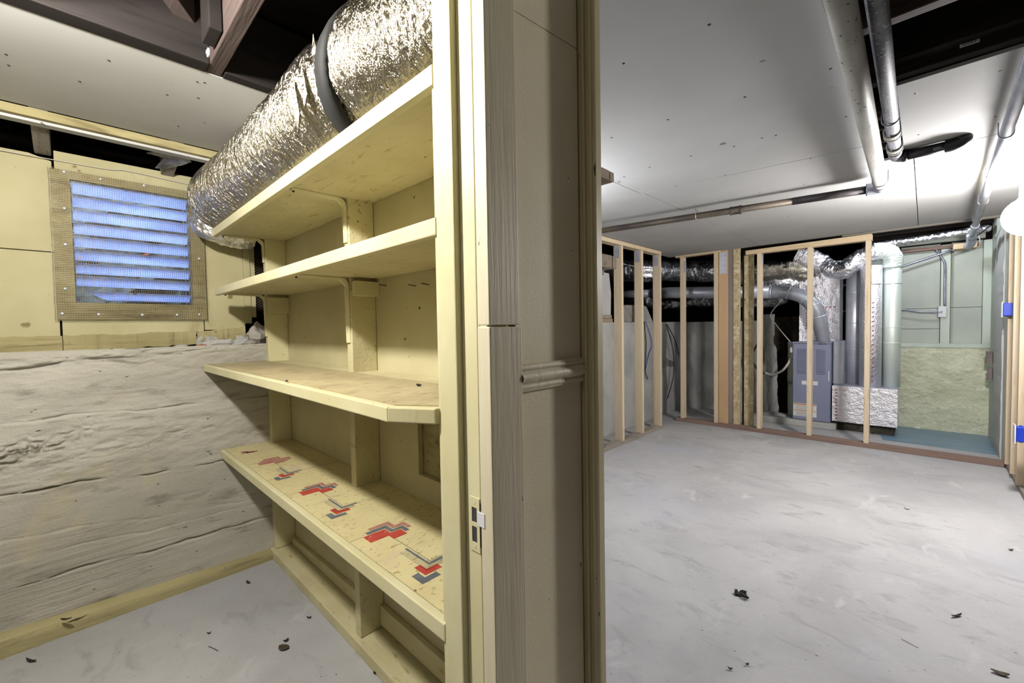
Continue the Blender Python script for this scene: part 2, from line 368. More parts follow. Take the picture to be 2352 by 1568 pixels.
# left foundation wall ---------------------------------------------
def left_foundation():
    ys = np.r_[-1.4, -.8, -.45, np.arange(-.30, .76, .0035), .86]
    zs = np.arange(0, 1.1585, .0035)
    Y, Z = np.meshgrid(ys, zs, indexing='ij')
    wob = .012*fbm(Y*2.3, 0*Y, 0*Y, 3, 2)+.004*fbm(Y*14, 0*Y, 0*Y, 2, 9)
    seams = [(1.085+.09*np.clip(Y+.2, 0, 1)*(1), .9), (.882+0*Y, .5), (.607-.045*(Y+.21), .9), (.432-.11*(Y+.2), .25), (.237-.012*Y, .55), (.335-.03*Y, .2)]
    d = .004*fbm(Y*2, Z*3, 0*Y, 3, 11)
    for i, (c, a) in enumerate(seams):
        c = c+wob
        w = .0035*(1+.8*fbm(Y*18, Z*5, 0*Y, 2, 20+i)); g = np.exp(-((Z-c)/np.maximum(w, .0012))**2)
        br = np.clip(.65+.9*fbm(Y*9, Z*2, 0*Y, 2, 40+i), 0, 1.2)
        d -= a*.020*g*br
        d += (.0025*(-1)**i)*(1/(1+np.exp(-(Z-c)/.004)))
    grain = fbm(Y*2.2, Z*(95), 0*Y, 3, 5)+.35*np.sin((Z+.01*fbm(Y*1.2, Z*3, 0*Y, 2, 6))*2*np.pi/.0135)
    d += .0011*grain*np.clip((.52-Z)/.12, 0, 1)*np.clip(.6+fbm(Y*2, Z*4, 0*Y, 2, 8), .1, 1)
    rough = fbm(Y*16, Z*46, 0*Y, 4, 15)
    d += .0022*rough*np.clip((Z-.45)/.2, .25, 1)
    top = np.exp(-((Z-1.10-.07*(Y+.2))/.045)**2)
    d += top*.006*np.minimum(fbm(Y*20, Z*60, 0*Y, 3, 17), .2)
    hc = np.clip(1.3-np.hypot((Y+.16)/.22, (Z-.755-.22*(Y+.2))/.05), 0, 1)      # pocket of exposed pebbles
    pe = np.abs(vn(Y*34, Z*46, 0*Y, 31))+.5*np.abs(vn(Y*70, Z*90, 0*Y, 33))
    d += hc*(.024*(pe-.55))
    hc2 = np.clip(1.1-np.hypot((Y-.15)/.5, (Z-.72-.1*Y)/.055), 0, 1)
    d += hc2*.005*fbm(Y*30, Z*60, 0*Y, 3, 35)
    d += .02*np.clip((Z-1.135)/.02, 0, 1)*-1*np.clip(.3+fbm(Y*7, 0*Y, 0*Y, 3, 50), 0, 1)
    m = MB().grid(XL+d, Y, Z)
    # the mass of the wall behind the face
    m.box(-3.0, XL-.03, -1.4, .86, 0, 1.135)
    o = m.build('wall_left', conc_w, smooth=True); return tag(o, kind=S_)
wl = left_foundation()
box(-2.72, XL-.012, -1.4, .86, 1.128, 1.142).build('ledge_top', conc_w, wl)
# boards of the wall above
def board(name, y0, y1, z0, z1, m, par=wl, x=XU, th=.022, bev=.002):
    return box(x-th, x, y0, y1, z0, z1).build(name, m, par, bevel=bev)
m = MB().prism([(-1.4, 1.578), (-.035, 1.578), (-.035, 1.965), (-.10, 1.985), (-.16, 1.985), (-.5, 1.99), (-1.4, 1.99)], 0, XU-.022, XU-.003)
m.build('wall_panel', leftpanel, wl, bevel=.002)
board('wall_panel', -1.4, -.035, 1.212, 1.574, leftpanel)
board('wall_panel', -.028, .86, 1.93, 2.012, leftpanel, x=XU+.004)
board('wall_panel', -.028, .48, 1.212, 1.285, leftpanel)
board('wall_panel', .484, .668, 1.232, 1.93, leftpanel)
board('wall_batten', .668, .70, 1.265, 1.93, leftpanel, x=XU+.008)
board('wall_batten', .70, .725, 1.30, 1.93, leftpanel, x=XU+.002)
# crumbling yellow mud sill on the ledge
def mudsill():
    for i, (y0, y1, a, b, c, d2) in enumerate(((-1.4, -.03, 1.146, 1.146, 1.205, 1.215), (-.028, .44, 1.146, 1.16, 1.216, 1.226), (.444, .66, 1.175, 1.182, 1.222, 1.246))):
        ys = np.linspace(y0, y1, 60); zt = np.linspace(c, d2, 60)+.004*fbm(ys*30, 0*ys, 0*ys, 3, i); zb = np.linspace(a, b, 60)+.003*fbm(ys*40, 0*ys, 0*ys, 2, i+9)
        xf = XU+.034+.006*fbm(ys*22, 0*ys, 0*ys, 3, i+4)
        X = np.stack([xf*0+XU-.02, xf-.004, xf, xf-.002, xf*0+XU-.02]); Y = np.stack([ys]*5); Z = np.stack([zb, zb, (zb+zt)/2, zt, zt])
        MB().grid(X, Y, Z).build('mud_sill', yellowold, wl, smooth=False)
mudsill()
ys = np.linspace(.44, .80, 50); zz = np.linspace(1.135, 1.20, 8); Yb, Zb = np.meshgrid(ys, zz, indexing='ij')
MB().grid(XU+.04-.25*(Zb-1.135)+.010*fbm(Yb*26, Zb*30, 0*Yb, 3, 5), Yb, Zb).build('mortar_fillet', conc_p, wl, smooth=True)
# outer lining that closes the left wall except at the louvre opening
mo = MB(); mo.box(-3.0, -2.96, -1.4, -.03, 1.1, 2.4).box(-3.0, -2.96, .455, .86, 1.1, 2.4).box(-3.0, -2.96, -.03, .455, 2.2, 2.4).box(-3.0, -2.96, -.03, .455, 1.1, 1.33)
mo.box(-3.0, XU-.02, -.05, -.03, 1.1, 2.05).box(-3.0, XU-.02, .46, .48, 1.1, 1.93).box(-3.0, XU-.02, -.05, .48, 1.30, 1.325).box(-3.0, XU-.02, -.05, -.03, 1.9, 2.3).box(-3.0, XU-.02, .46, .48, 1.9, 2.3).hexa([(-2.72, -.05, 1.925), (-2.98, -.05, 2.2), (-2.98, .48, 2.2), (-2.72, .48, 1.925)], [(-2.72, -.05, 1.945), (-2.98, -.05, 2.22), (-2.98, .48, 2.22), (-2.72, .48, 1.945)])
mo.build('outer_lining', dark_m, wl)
# sill timber along the foot of the left wall
t1 = root('trim_1', (-2.5, .2, 0), kind=S_)
ys = np.linspace(-1.35, .735, 110); w1 = .006*fbm(ys*5, 0*ys, 0*ys, 4, 3)
hz = np.interp(ys, [-1.35, -.25, .74], [.075, .074, .040])
X = np.stack([XL-.01+0*ys, XL+.008+w1*.5, -2.497+w1, -2.488+w1, -2.486+w1, -2.488+w1*.6]); Y = np.stack([ys]*6)
Z = np.stack([hz+.012, hz+.006+w1, hz+w1*.6, hz-.01+w1*.5, hz*.5, 0*ys])
MB().grid(X, Y, Z).build('sill_timber', yellowold, t1, smooth=True)

# shelf wall (middle partition, runs along X) ---------------------------------
YF, YB = .72, .82                                   # stud fronts, face of the sheathing boards
wm = root('wall_middle', (-1.6, .82, 0), kind=S_)
def sheath(x0, x1, hole=None, top=2.30, m=panelpaint):
    if not hole: return box(x0, x1, YB, YB+.018, .0, top).build('sheathing_board', m, wm, bevel=.0015)
    a, b, c, d = hole
    q = MB().box(x0, a, YB, YB+.018, 0, top).box(b, x1, YB, YB+.018, 0, top).box(a, b, YB, YB+.018, 0, c).box(a, b, YB, YB+.018, d, top)
    return q.build('sheathing_board', m, wm)
sheath(-2.72, -2.487); sheath(-2.483, -1.528); sheath(-1.522, -.56, (-1.255, -1.02, .715, 1.03))
g = np.linspace(0, 1, 40); Xh, Zh = np.meshgrid(-1.27+.27*g, .70+.35*g, indexing='ij')
MB().grid(Xh, YB+.020+.006*fbm(Xh*60, Zh*120, 0*Xh, 3, 2), Zh).build('rough_backing', yellowold, wm, smooth=True)
for k, (x0, x1) in enumerate(((-2.53, -2.49), (-1.562, -1.522), (-.70, -.655))):
    box(x0, x1, YF, YB, .05, 2.25).build('stud', cream_dk if k else cream, wm, bevel=.003)
box(-2.53, -.60, YF-.016, YB+.018, 0, .048).build('sill_plate', cream_dk, wm, bevel=.004)
MB().hexa([(-2.485, YB-.02, .052), (-1.566, YB-.02, .052), (-1.566, YB, .052), (-2.485, YB, .052)], [(-2.485, YB-.02, .085), (-1.566, YB-.02, .115), (-1.566, YB, .115), (-2.485, YB, .085)]).build('base_strip', cream_dk, wm, bevel=.002)
box(-1.518, -.93, YB-.02, YB, .064, .140).build('base_strip', cream_dk, wm, bevel=.002)
for x0, x1, z0, z1 in ((-2.49, -2.462, 1.315, 1.398), (-1.522, -1.494, 1.345, 1.40)):
    box(x0, x1, YF+.004, YB, z0, z1).build('cleat', cream, wm, bevel=.002)
for px, py in ((887, 656), (955, 657), (985, 654)):
    p = P(px, py, 'y', YB); MB().tube([p, p+np.array([-.002, -.028, .004])], .0016, 6).build('nail', nail_m, wm)
# back lining towards the far room
box(-2.72, -.56, YB+.05, YB+.062, 0, 2.25).build('rear_lining', conc_p, wm)
# post in line with the shelf fronts
t2 = root('trim_2', (-.65, .51, 0), kind=S_)
box(-.681, -.626, .497, .54, 0, 2.30).build('post', cream, t2, bevel=.003)
box(-.694, -.681, .503, .535, 0, 1.40).build('edge_strip', cream, t2, bevel=.002)
box(-.694, -.681, .503, .535, 1.437, 1.685).build('edge_strip', cream, t2, bevel=.002)
# door frame -------------------------------------------------------------------
d1 = root('door_1', (-.59, .52, 0), kind=S_)
YJ = .511
box(-.626, -.583, YJ, .56, 0, 2.06).build('jamb_board', jamb_m, d1, bevel=.002)
box(-.582, -.577, YJ+.001, .56, 0, 2.06).build('jamb_bead', jamb_m, d1, bevel=.001)
box(-.576, -.556, YJ, .56, 0, 2.06).build('jamb_edge', jamb_m, d1, bevel=.0025)
box(-.66, -.626, .54, .60, 0, 2.06).build('jamb_stop', cream_dk, d1, bevel=.002)
sp = MB(); Ys = YJ-.0022
for a in ((-.611, -.584, .886, .905), (-.611, -.584, .850, .858), (-.611, -.584, .803, .820), (-.611, -.6055, .820, .850), (-.5915, -.584, .820, .850), (-.611, -.6055, .858, .886), (-.5915, -.584, .858, .886)):
    sp.box(a[0], a[1], Ys, Ys+.0022, a[2], a[3])
st = sp.build('strike_plate', jamb_m, d1, label='painted strike plate with two slots')
box(-.6055, -.5915, Ys+.0014, Ys+.0021, .820, .886).build('slot_dark_plate', ink_shade_m, st)  # flat dark plate painted as slot shade; the jamb has no hole
box(-.5885, -.569, Ys-.0012, Ys+.0012, .855, .882).build('strike_lip', white_m, st, bevel=.0008)
box(-.584, -.5785, Ys+.0012, Ys+.0021, .815, .855).build('chipped_gap', nail_m, st)
box(-.584, -.580, Ys+.0012, Ys+.0021, .884, .897).build('chipped_gap', nail_m, st)
for z in (.895, .812): MB().lathe((-.598, Ys-.0006, z), [(0, 0), (.003, 0), (.003, .001)], 10, 1).build('screw', casing_m, st)
XP = -.56                                          # face of the partition towards the camera
box(XP-.02, XP+.011, YJ-.001, .588, 1.224, 2.20).build('casing_board', casing_m, d1, bevel=.002)
box(XP-.02, XP+.0125, YJ-.002, .592, 0, 1.221).build('casing_board', casing_m, d1, bevel=.002)
# head and far side of the doorway, behind the camera's view
box(-.67, XP, -.45, .52, 2.06, 2.30).build('door_head', jamb_m, d1)
box(-.67, XP, -1.4, -.45, 0, 2.30).build('far_jamb_wall', wallbd_m, d1)
# partition panel ------------------------------------------------------------------
wp = root('wall_right_of_door', (XP, .7, 0), kind=S_)
MB().prism([(.588, 0), (.80, 0), (.80, 1.832), (.588, 1.812)], 0, XP-.02, XP).build('panel_board', wallbd_m, wp, bevel=.001)
MB().prism([(.588, 1.814), (.80, 1.834), (.80, 2.25), (.588, 2.25)], 0, XP-.02, XP).build('panel_board', wallbd_m, wp, bevel=.001)
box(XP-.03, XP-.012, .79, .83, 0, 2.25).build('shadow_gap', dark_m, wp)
t3 = root('trim_3', (XP, .69, 1.12), kind=S_)
for z, r in ((1.140, .0085), (1.1215, .0135), (1.1025, .0085)):
    th = np.linspace(-math.pi/2, math.pi/2, 13); yy = np.linspace(.592, .802, 4)
    TH, YY = np.meshgrid(th, yy, indexing='ij')
    MB().grid(XP+r*1.15*np.cos(TH), YY, z+r*np.sin(TH)).build('rail_bead', casing_m, t3, smooth=True)
MB().box(XP-.001, XP+.008, .592, .803, 1.095, 1.148).build('rail_back', casing_m, t3)
# fluted end trim
t4 = root('trim_4', (-.54, .83, 0), kind=S_)
prof = [(-.565, .86), (-.565, .806), (-.552, .806), (-.5505, .801), (-.547, .7985), (-.5435, .801), (-.542, .807), (-.538, .8095), (-.5345, .807), (-.5325, .801), (-.529, .7985), (-.5255, .801), (-.524, .806), (-.522, .808), (-.521, .812), (-.521, .832), (-.545, .86)]
MB().prism(prof, 2, 0, 2.25).build('fluted_casing', trim_m, t4)
box(-.60, -.566, .86, .872, 0, 2.25).build('end_board', wallbd_m, t4)

# ceiling ------------------------------------------------------------------------------
ZC = 2.07
ce = root('ceiling', (-.8, 2.5, ZC), kind=S_)
def sheet(poly, m=drywall_m, name='drywall_sheet'):
    return MB().prism(poly, 2, ZC, ZC+.013).build(name, m, ce, bevel=.0012)
sheet([(-2.34, .90), (-1.352, .90), (-1.334, 2.6), (-1.314, 2.6), (-1.309, 5.32), (-2.34, 5.32)])
sheet([(-1.348, .90), (-.205, .90), (-.209, 2.716), (-1.330, 2.597)])
sheet([(-1.310, 2.603), (-.209, 2.722), (-.209, 3.04), (-.052, 3.04), (-.052, 5.32), (-1.305, 5.32)])
sheet([(-.084, 2.112), (.49, 2.10), (.49, 2.968), (-.084, 3.028)])
sheet([(-.048, 3.032), (.49, 2.972), (.49, 5.32), (-.048, 5.32)])
sheet([(-2.40, -1.4), (-1.70, -1.4), (-1.70, .82), (-2.40, .82)], drywall_e, 'ceiling_board')
sheet([(-.66, -1.4), (.49, -1.4), (.49, 1.1), (-.205, 1.1), (-.205, .885), (-.52, .885), (-.66, .5)])
sheet([(-1.70, -1.4), (-.67, -1.4), (-.67, -.55), (-1.70, -.55)], drywall_e, 'ceiling_board')
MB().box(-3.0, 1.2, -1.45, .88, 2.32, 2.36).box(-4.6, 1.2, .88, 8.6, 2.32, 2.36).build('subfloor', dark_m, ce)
# screws seen as dark dimples
sc_px = [(1629, 57), (1432, 146), (1534, 275), (1711, 223), (1405, 316), (1587, 358), (1686, 336), (1782, 311), (1750, 317), (1492, 384), (1908, 158), (1943, 268), (2103, 215), (2298, 163), (2287, 268),
         (2088, 376), (2089, 409), (1847, 423), (1745, 441), (1810, 497), (1652, 459), (1552, 427), (1666, 402), (1862, 364), (2110, 309), (2180, 390), (2290, 388)]
for i, (px, py) in enumerate(sc_px):
    p = P(px, py, 'z', ZC); r = .0055
    MB().lathe((p[0], p[1], ZC-.0012), [(0, .0004), (r*.45, 0), (r, .0012)], 8).build('screw_dimple', nail_m, ce)
sc2 = [(183, 187), (250, 139), (384, 218), (453, 188), (470, 190), (14, 125), (20, 150), (410, 290), (455, 225)]
for px, py in sc2:
    p = P(px, py, 'z', ZC); MB().lathe((p[0], p[1], ZC-.001), [(0, .0003), (.002, 0), (.0042, .001)], 8).build('screw_dimple', nail_m, ce)
# joists along X
for y, mm in ((-.86, darkw_x), (-.47, darkw_x), (-.08, grey_x), (.335, brownw_x), (.76, darkw_x)):
    x0 = -2.72
    box(x0, -.67, y, y+.042, ZC+.014 if y > .5 or y < -.2 else ZC+.001, 2.32).build('joist', darkw_x if y != .335 else brownw_x, ce, bevel=.003)
for y in (-.08, .335):
    MB().hexa([(-2.72, y-.004, 1.99), (-2.405, y-.004, 2.055), (-2.405, y+.046, 2.055), (-2.72, y+.046, 1.99)], [(-2.72, y-.004, 2.09), (-2.405, y-.004, 2.09), (-2.405, y+.046, 2.09), (-2.72, y+.046, 2.09)]).build('joist_end', grey_x, ce, bevel=.004)
for y in (1.14, 1.73, 2.02, 2.42, 2.85, 3.3, 3.7, 4.1, 4.5, 4.9, 5.3, 5.7, 6.1, 6.5):
    box(-2.34, .60, y, y+.045, ZC+.05 if y < 2.2 else 2.19 if y > 5.5 else ZC+.014, 2.32).build('joist', brownw_x if y in (1.73, 2.42, 2.85) else darkw_x, ce, bevel=.004)
box(.02, .60, 1.60, 1.64, ZC+.10, ZC+.17).build('pale_batten', pine_x, ce, bevel=.003)
box(-.205, .49, 2.06, 2.105, ZC+.014, ZC+.06).build('joist', darkw_x, ce, bevel=.004)
for y in (2.40, 2.62, 2.80): box(-.205, -.085, y, y+.03, ZC+.03, ZC+.075).build('blocking', brownw_x, ce, bevel=.004)
# trimmer beam, hanger and brace over the shelf room
box(-1.70, -1.635, -1.4, .335, ZC-.002, 2.30).build('trimmer_beam', darkw_y, ce, bevel=.004)
box(-1.70, -1.655, .38, .82, ZC-.002, 2.30).build('trimmer_beam', darkw_y, ce, bevel=.004)
MB().bar((-1.66, .29, 2.22), (-1.1, -.1, 2.26), .045, .09).build('diagonal_brace', brownw_x, ce, bevel=.003)
hb = box(-1.56, -1.46, .300, .333, ZC+.012, 2.25).build('hanger_block', darkw_y, ce, bevel=.003)
p = P(479, 121, 'y', .300); MB().lathe((p[0], .2985, p[2]), [(0, -.004), (.006, -.004), (.006, -.001), (.013, -.001), (.013, .002)], 14, 1).build('bolt', galv_d, hb)
# strip under the edge of the ceiling board and pale fascia beyond it
box(-2.425, -2.398, -1.4, .86, ZC-.036, ZC-.003).build('edge_strip', yellowold, ce, bevel=.003)
box(-2.47, -2.425, -1.4, .86, ZC-.046, ZC-.012).build('fascia', drywall_e, ce, bevel=.003)

# right-hand room walls ------------------------------------------------------------------
XS = -2.20                                       # face of the left stud wall
ws = root('wall_left_studs', (XS, 4.3, 0), kind=S_)
for y0 in (3.872, 4.30, 4.742):
    s_ = box(XS-.089, XS, y0, y0+.038, .038, ZC-.045).build('stud', pine_z, ws, bevel=.002)
    m = box(XS-.075, XS-.02, y0-.002, y0, 1.90, ZC-.02).build('nail_plate', galv, s_)
for y0 in (.95, 1.36, 1.77, 2.18, 2.6, 3.02, 3.44):
    box(XS-.089, XS, y0, y0+.038, .038, ZC-.045).build('stud', pine_z, ws, bevel=.002)
box(XS-.089, XS, .90, 4.785, ZC-.043, ZC-.004).build('top_plate', pine_y, ws, bevel=.002)
box(XS-.089, XS, .90, 4.79, 0, .038).build('bottom_plate', greyplate, ws, bevel=.002)
YS = 5.28
wb = root('wall_back_studs', (-.9, YS, 0), kind=S_)
box(-2.25, -1.72, YS, YS+.089, ZC-.02, ZC+.018).build('top_plate', pine_x, wb, bevel=.002)
MB().hexa([(-1.45, YS, 1.985), (-.366, YS, 1.985), (-.366, YS+.089, 1.985), (-1.45, YS+.089, 1.985)], [(-1.45, YS, 2.03), (-.366, YS, 2.045), (-.366, YS+.089, 2.045), (-1.45, YS+.089, 2.03)]).build('top_plate', pine_x, wb, bevel=.002)
box(-2.25, .49, YS, YS+.089, 0, .045).build('bottom_plate', redplate, wb, bevel=.003)
for x0 in (-2.19, -1.79, -1.335, -.872, -.412):
    s_ = box(x0, x0+.04, YS+.001, YS+.088, .045, 1.985 if x0 > -1.5 else ZC-.02).build('stud', pine_z, wb, bevel=.002)
    if x0 in (-2.19, -1.335): box(x0+.04, x0+.042, YS+.01, YS+.06, 1.86, 2.0).build('nail_plate', galv, s_)
# green wall behind the furnace
YG = 6.6
wg = root('wall_back', (.1, YG, 0), kind=S_)
g1 = np.linspace(-1.3, .52, 150); g2 = np.linspace(0, .925, 90); Xg, Zg = np.meshgrid(g1, g2, indexing='ij')
dg = .012*fbm(Xg*5, Zg*6, 0*Xg, 3, 3)+.014*np.clip(.2+fbm(Xg*4, Zg*9, 0*Xg, 2, 8), 0, 1)*np.abs(fbm(Xg*30, Zg*36, 0*Xg, 2, 4))
MB().grid(Xg, YG-dg, Zg).build('painted_foundation', green_c, wg, smooth=True)
box(-1.3, .52, YG-.015, YG+.10, .918, .962).build('ledge_timber', green_w, wg, bevel=.004)
for x0, x1, z0, z1 in ((-.20, .118, 1.352, 2.05), (-.20, .118, 1.124, 1.348), (-.20, .118, .962, 1.12), (.20, .43, 1.352, 2.05), (.20, .43, .962, 1.348), (-.55, -.21, .962, 2.05)):
    box(x0, x1, YG+.045, YG+.065, z0, z1).build('recessed_board', green_d, wg, bevel=.002)
for x0, x1, z1 in ((.122, .196, 2.03), (.432, .53, 2.04), (-.64, -.55, 1.97), (-.80, -.73, 1.97)):
    box(x0, x1, YG-.01, YG+.05, .962, z1).build('stud', green_w, wg, bevel=.003)
box(-.25, .40, YG-.03, YG+.05, 1.985, 2.02).build('header_board', redplate, wg, bevel=.003)
box(-.25, .44, YG-.07, YG+.0, 2.055, 2.13).build('header_beam', green_d, wg, bevel=.004)
box(-.6, .52, 5.36, 5.40, ZC-.01, ZC+.05).build('edge_board', grey_x, wg, bevel=.003)
# right wall of studs
XR = .48
wr = root('wall_right', (XR, 4.5, 0), kind=S_)
for y0 in (3.94, 4.22, 4.62, 4.93, 5.23):
    box(XR, XR+.089, y0, y0+.04, .04, ZC-.002).build('stud', pine_z, wr, bevel=.002)
box(XR+.012, XR+.089, -1.4, 5.4, 0, .04).build('bottom_plate', greyplate, wr, bevel=.002)
box(XR+.09, XR+.105, 3.6, 5.5, 0, 2.3).build('sheathing', leftpanel, wr)
box(XR+.09, XR+.105, -1.4, 3.6, 0, 2.3).build('lining', conc_d, wr)
ys = np.linspace(0, 1, 60); zz = ys*2.0
wv = .006*fbm(zz*9, 0*zz, 0*zz, 3, 3)
Xq = np.stack([.492+wv, .480+wv*.7, .480+wv*.7, .505+0*wv]); Yq = np.stack([6.05+0*zz, 6.05+wv, 5.55+wv, 5.55+0*wv]); Zq = np.stack([zz]*4)
MB().grid(Xq, Yq, Zq).build('cracked_drywall_edge', drywall_e, wr)
box(.49, .53, 5.40, YG, 0, 2.3).build('return_wall', green_d, wr)
for i, z in enumerate((.62, .78)): box(.455-.01*i, .485, 6.30, 6.36, z-.0, z+.12).build('patch_scrap', greyboard, wr)
# foundation continuing behind the left studs, then across the back
w5 = root('wall_left_far', (XL, 3.5, 0), kind=S_)
g1 = np.linspace(.9, 6.3, 110); g2 = np.linspace(0, 1.255, 40); Yg, Zg = np.meshgrid(g1, g2, indexing='ij')
MB().grid(XL+.012*fbm(Yg*2, Zg*3, 0*Yg, 3, 7), Yg, Zg).box(-2.85, XL-.015, .9, 6.3, 0, 1.25).build('foundation', conc_p, w5, smooth=True)
w6 = root('wall_back_far', (-2.0, 6.3, 0), kind=S_)
g1 = np.linspace(-2.6, -1.52, 60); g2 = np.linspace(0, 1.25, 50); Xg, Zg = np.meshgrid(g1, g2, indexing='ij')
MB().grid(Xg, 6.3-.03*fbm(Xg*4, Zg*3, 0*Xg, 4, 5)-.10*np.clip((Xg+1.75)/.2, 0, 1)*np.clip(.8-Zg*.35, 0, 1), Zg).box(-2.85, -1.52, 6.36, 6.8, 0, 1.24).build('foundation', conc_p, w6, smooth=True)
g1 = np.linspace(-1.55, -.75, 60); g2 = np.linspace(0, 1.3, 60); Xg, Zg = np.meshgrid(g1, g2, indexing='ij')
MB().grid(Xg, 6.75-.05*fbm(Xg*5, Zg*4, 0*Xg, 4, 6), Zg).build('earth_bank', soil_m, w6, smooth=True)
# crawlspace shell and the wall behind the camera
ws2 = root('wall_crawlspace', (-3, 5, 0), kind=S_)
box(-4.6, -4.55, .85, 8.6, 0, 2.4).build('lining', soil_m, ws2); box(-4.6, 1.2, 8.55, 8.6, 0, 2.4).build('lining', dark_m, ws2)
box(-4.6, -2.72, .83, .88, 0, 2.4).build('lining', dark_m, ws2); box(-4.55, -2.85, .88, 8.55, 0, 1.0).build('earth', soil_m, ws2)
box(.60, .65, 5.4, 8.6, 0, 2.4).build('lining', dark_m, ws2); box(-1.3, .6, YG+.11, YG+.14, .0, .95).build('lining', dark_m, ws2)
box(-.55, .6, YG+.07, YG+.10, .95, 2.4).build('lining', dark_m, ws2)
wf = box(-3.0, .62, -1.45, -1.40, 0, 2.36).build('wall_front', conc_d); tag(wf, kind=S_)

# =================================================================== OPENING WITH LOUVRES
w1 = root('window_1', (XU, .22, 1.3), kind=S_)
Y0, Y1, Z0, Z1 = -.042, .494, 1.284, 1.932      # frame
a0, a1, b0, b1 = .018, .436, 1.362, 1.898        # opening
for q in ((Y0, Y1, b1, Z1), (Y0, Y1, Z0, b0), (Y0, a0, b0, b1), (a1, Y1, b0, b1)):
    box(XU-.03, XU+.012, *q).build('frame_board', yellowold, w1, bevel=.002)
for i in range(9):
    zc = b1-.024-.0595*i; t = math.radians(48)
    dz, dx = .0275*math.sin(t), .0275*math.cos(t); xc = XU-.035
    nn = np.array([math.sin(t), 0, -math.cos(t)])*.0025
    tilt = .004 if i == 7 else 0
    A = [(xc+dx, a0+.003, zc+dz+tilt), (xc+dx, a1-.003, zc+dz), (xc-dx, a1-.003, zc-dz), (xc-dx, a0+.003, zc-dz+tilt)]
    if i == 8: A = [(xc+dx, a0+.03, zc+dz-.004), (xc+dx, a1-.003, zc+dz-.008), (xc-dx, a1-.003, zc-dz), (xc-dx, a0+.10, zc-dz)]
    MB().hexa([np.array(p)-nn for p in A], [np.array(p)+nn for p in A]).build('louvre_slat', louv_m, w1, bevel=.0008)
ms = MB(); xm = XU+.0155
for i in range(69):
    y = Y0-.006+.00795*i; ms.box(xm-.0006, xm+.0006, y-.00055, y+.00055, Z0-.004, Z1+.006)
for i in range(83):
    z = Z0-.002+.0079*i; ms.box(xm+.0001, xm+.0013, Y0-.008, Y1+.006, z-.00055, z+.00055)
ms.build('wire_mesh', wire_m, w1, kind='stuff', label='galvanised hardware cloth over the louvres')
for px, py in ((147, 394), (231, 411), (331, 426), (148, 478), (150, 561), (150, 663), (143, 720), (457, 594), (458, 722), (227, 722), (327, 723), (407, 723)):
    p = P(px, py, 'x', xm); MB().lathe((xm, p[1], p[2]), [(.0062, .0005), (.0058, .002), (.003, .0035), (0, .004)], 10, 0).build('roofing_nail', galv, w1)
for (px, py, s) in ((335, 585, .016), (182, 592, .008)):
    p = P(px, py, 'x', xm+.004)
    MB().hexa([p+np.array([0, -s, -.3*s]), p+np.array([0, .2*s, -.2*s]), p+np.array([.002, s, .5*s]), p+np.array([0, -.1*s, .4*s])],
              [p+np.array([.001, -s, -.28*s]), p+np.array([.002, .2*s, -.15*s]), p+np.array([.003, s, .5*s]), p+np.array([.002, -.1*s, .42*s])]).build('caught_leaf', orange_m if s < .01 else rub_r, w1)
# small expanded-metal vent in the corner behind the shelves
v2 = root('corner_vent', (XU, .76, 1.36), 'narrow diamond-mesh vent in the corner behind the upper shelves', 'vent')
box(XU-.03, XU-.026, .724, .80, 1.34, 1.80).build('dark_opening', dark_m, v2)
dm = MB()
for i in range(36):
    z = 1.30+.015*i
    dm.bar((XU-.004, .724, z), (XU-.004, .80, z+.05), .0012, .0012); dm.bar((XU-.003, .724, z+.05), (XU-.003, .80, z), .0012, .0012)
dm.build('mesh', wire_m, v2)
# rubble on the ledge
def rubble(c, r, seed, lab, mm=rock_m, name='rubble_stone', amp=.4, flat=None):
    return tag(MB().blob(c, r, seed, 12, amp, 8).build(name, mm), lab, 'stone', 'rubble on the concrete ledge')
rubble((-2.60, .70, 1.205), (.045, .045, .055), 3, 'largest broken concrete lump on the ledge in the corner under the vent', amp=.5)
rubble((-2.575, .655, 1.158), (.022, .03, .016), 5, 'small grey stone at the foot of the large ledge lump')
rubble((-2.58, .36, 1.152), (.02, .03, .011), 6, 'flat grey chip on the ledge below the right end of the louvres')
rubble((-2.60, .45, 1.150), (.016, .022, .010), 8, 'reddish brick crumb on the ledge below the shelf ends', rub_r)
rubble((-2.59, .53, 1.151), (.03, .05, .012), 9, 'broad flat mortar crumb on the ledge below the shelf ends')
rubble((-2.56, -.115, 1.147), (.006, .012, .005), 11, 'tiny red brick crumb at the left end of the ledge', rub_r)
# thin line strung above the louvres
cb = MB().tube(curve_pts([P(-40, 336, 'x', XU+.012), P(0, 344, 'x', XU+.012), P(140, 370, 'x', XU+.012), P(250, 389, 'x', XU+.012), P(290, 392, 'x', XU+.012), P(400, 416, 'x', XU+.012), P(470, 432, 'x', XU+.012)], 6), .0017, 6).build('wire', wirew, smooth=True)
tag(cb, 'thin pale wire strung along the wall above the louvres', 'wire')
# torn plastic film in the joist pocket
fm = MB(); pts = [P(336, 352, 'x', -2.5), P(375, 345, 'x', -2.44), P(425, 352, 'x', -2.45), P(440, 372, 'x', -2.5), P(418, 380, 'x', -2.56), P(372, 388, 'x', -2.62), P(356, 386, 'x', -2.62), P(378, 362, 'x', -2.52)]
fm.hexa(pts, [np.array(p)+np.array([.001, .0, .002]) for p in pts]); tag(fm.build('plastic_film', poly_m), 'torn grey plastic film hanging in the joist pocket above the louvres', 'plastic film')

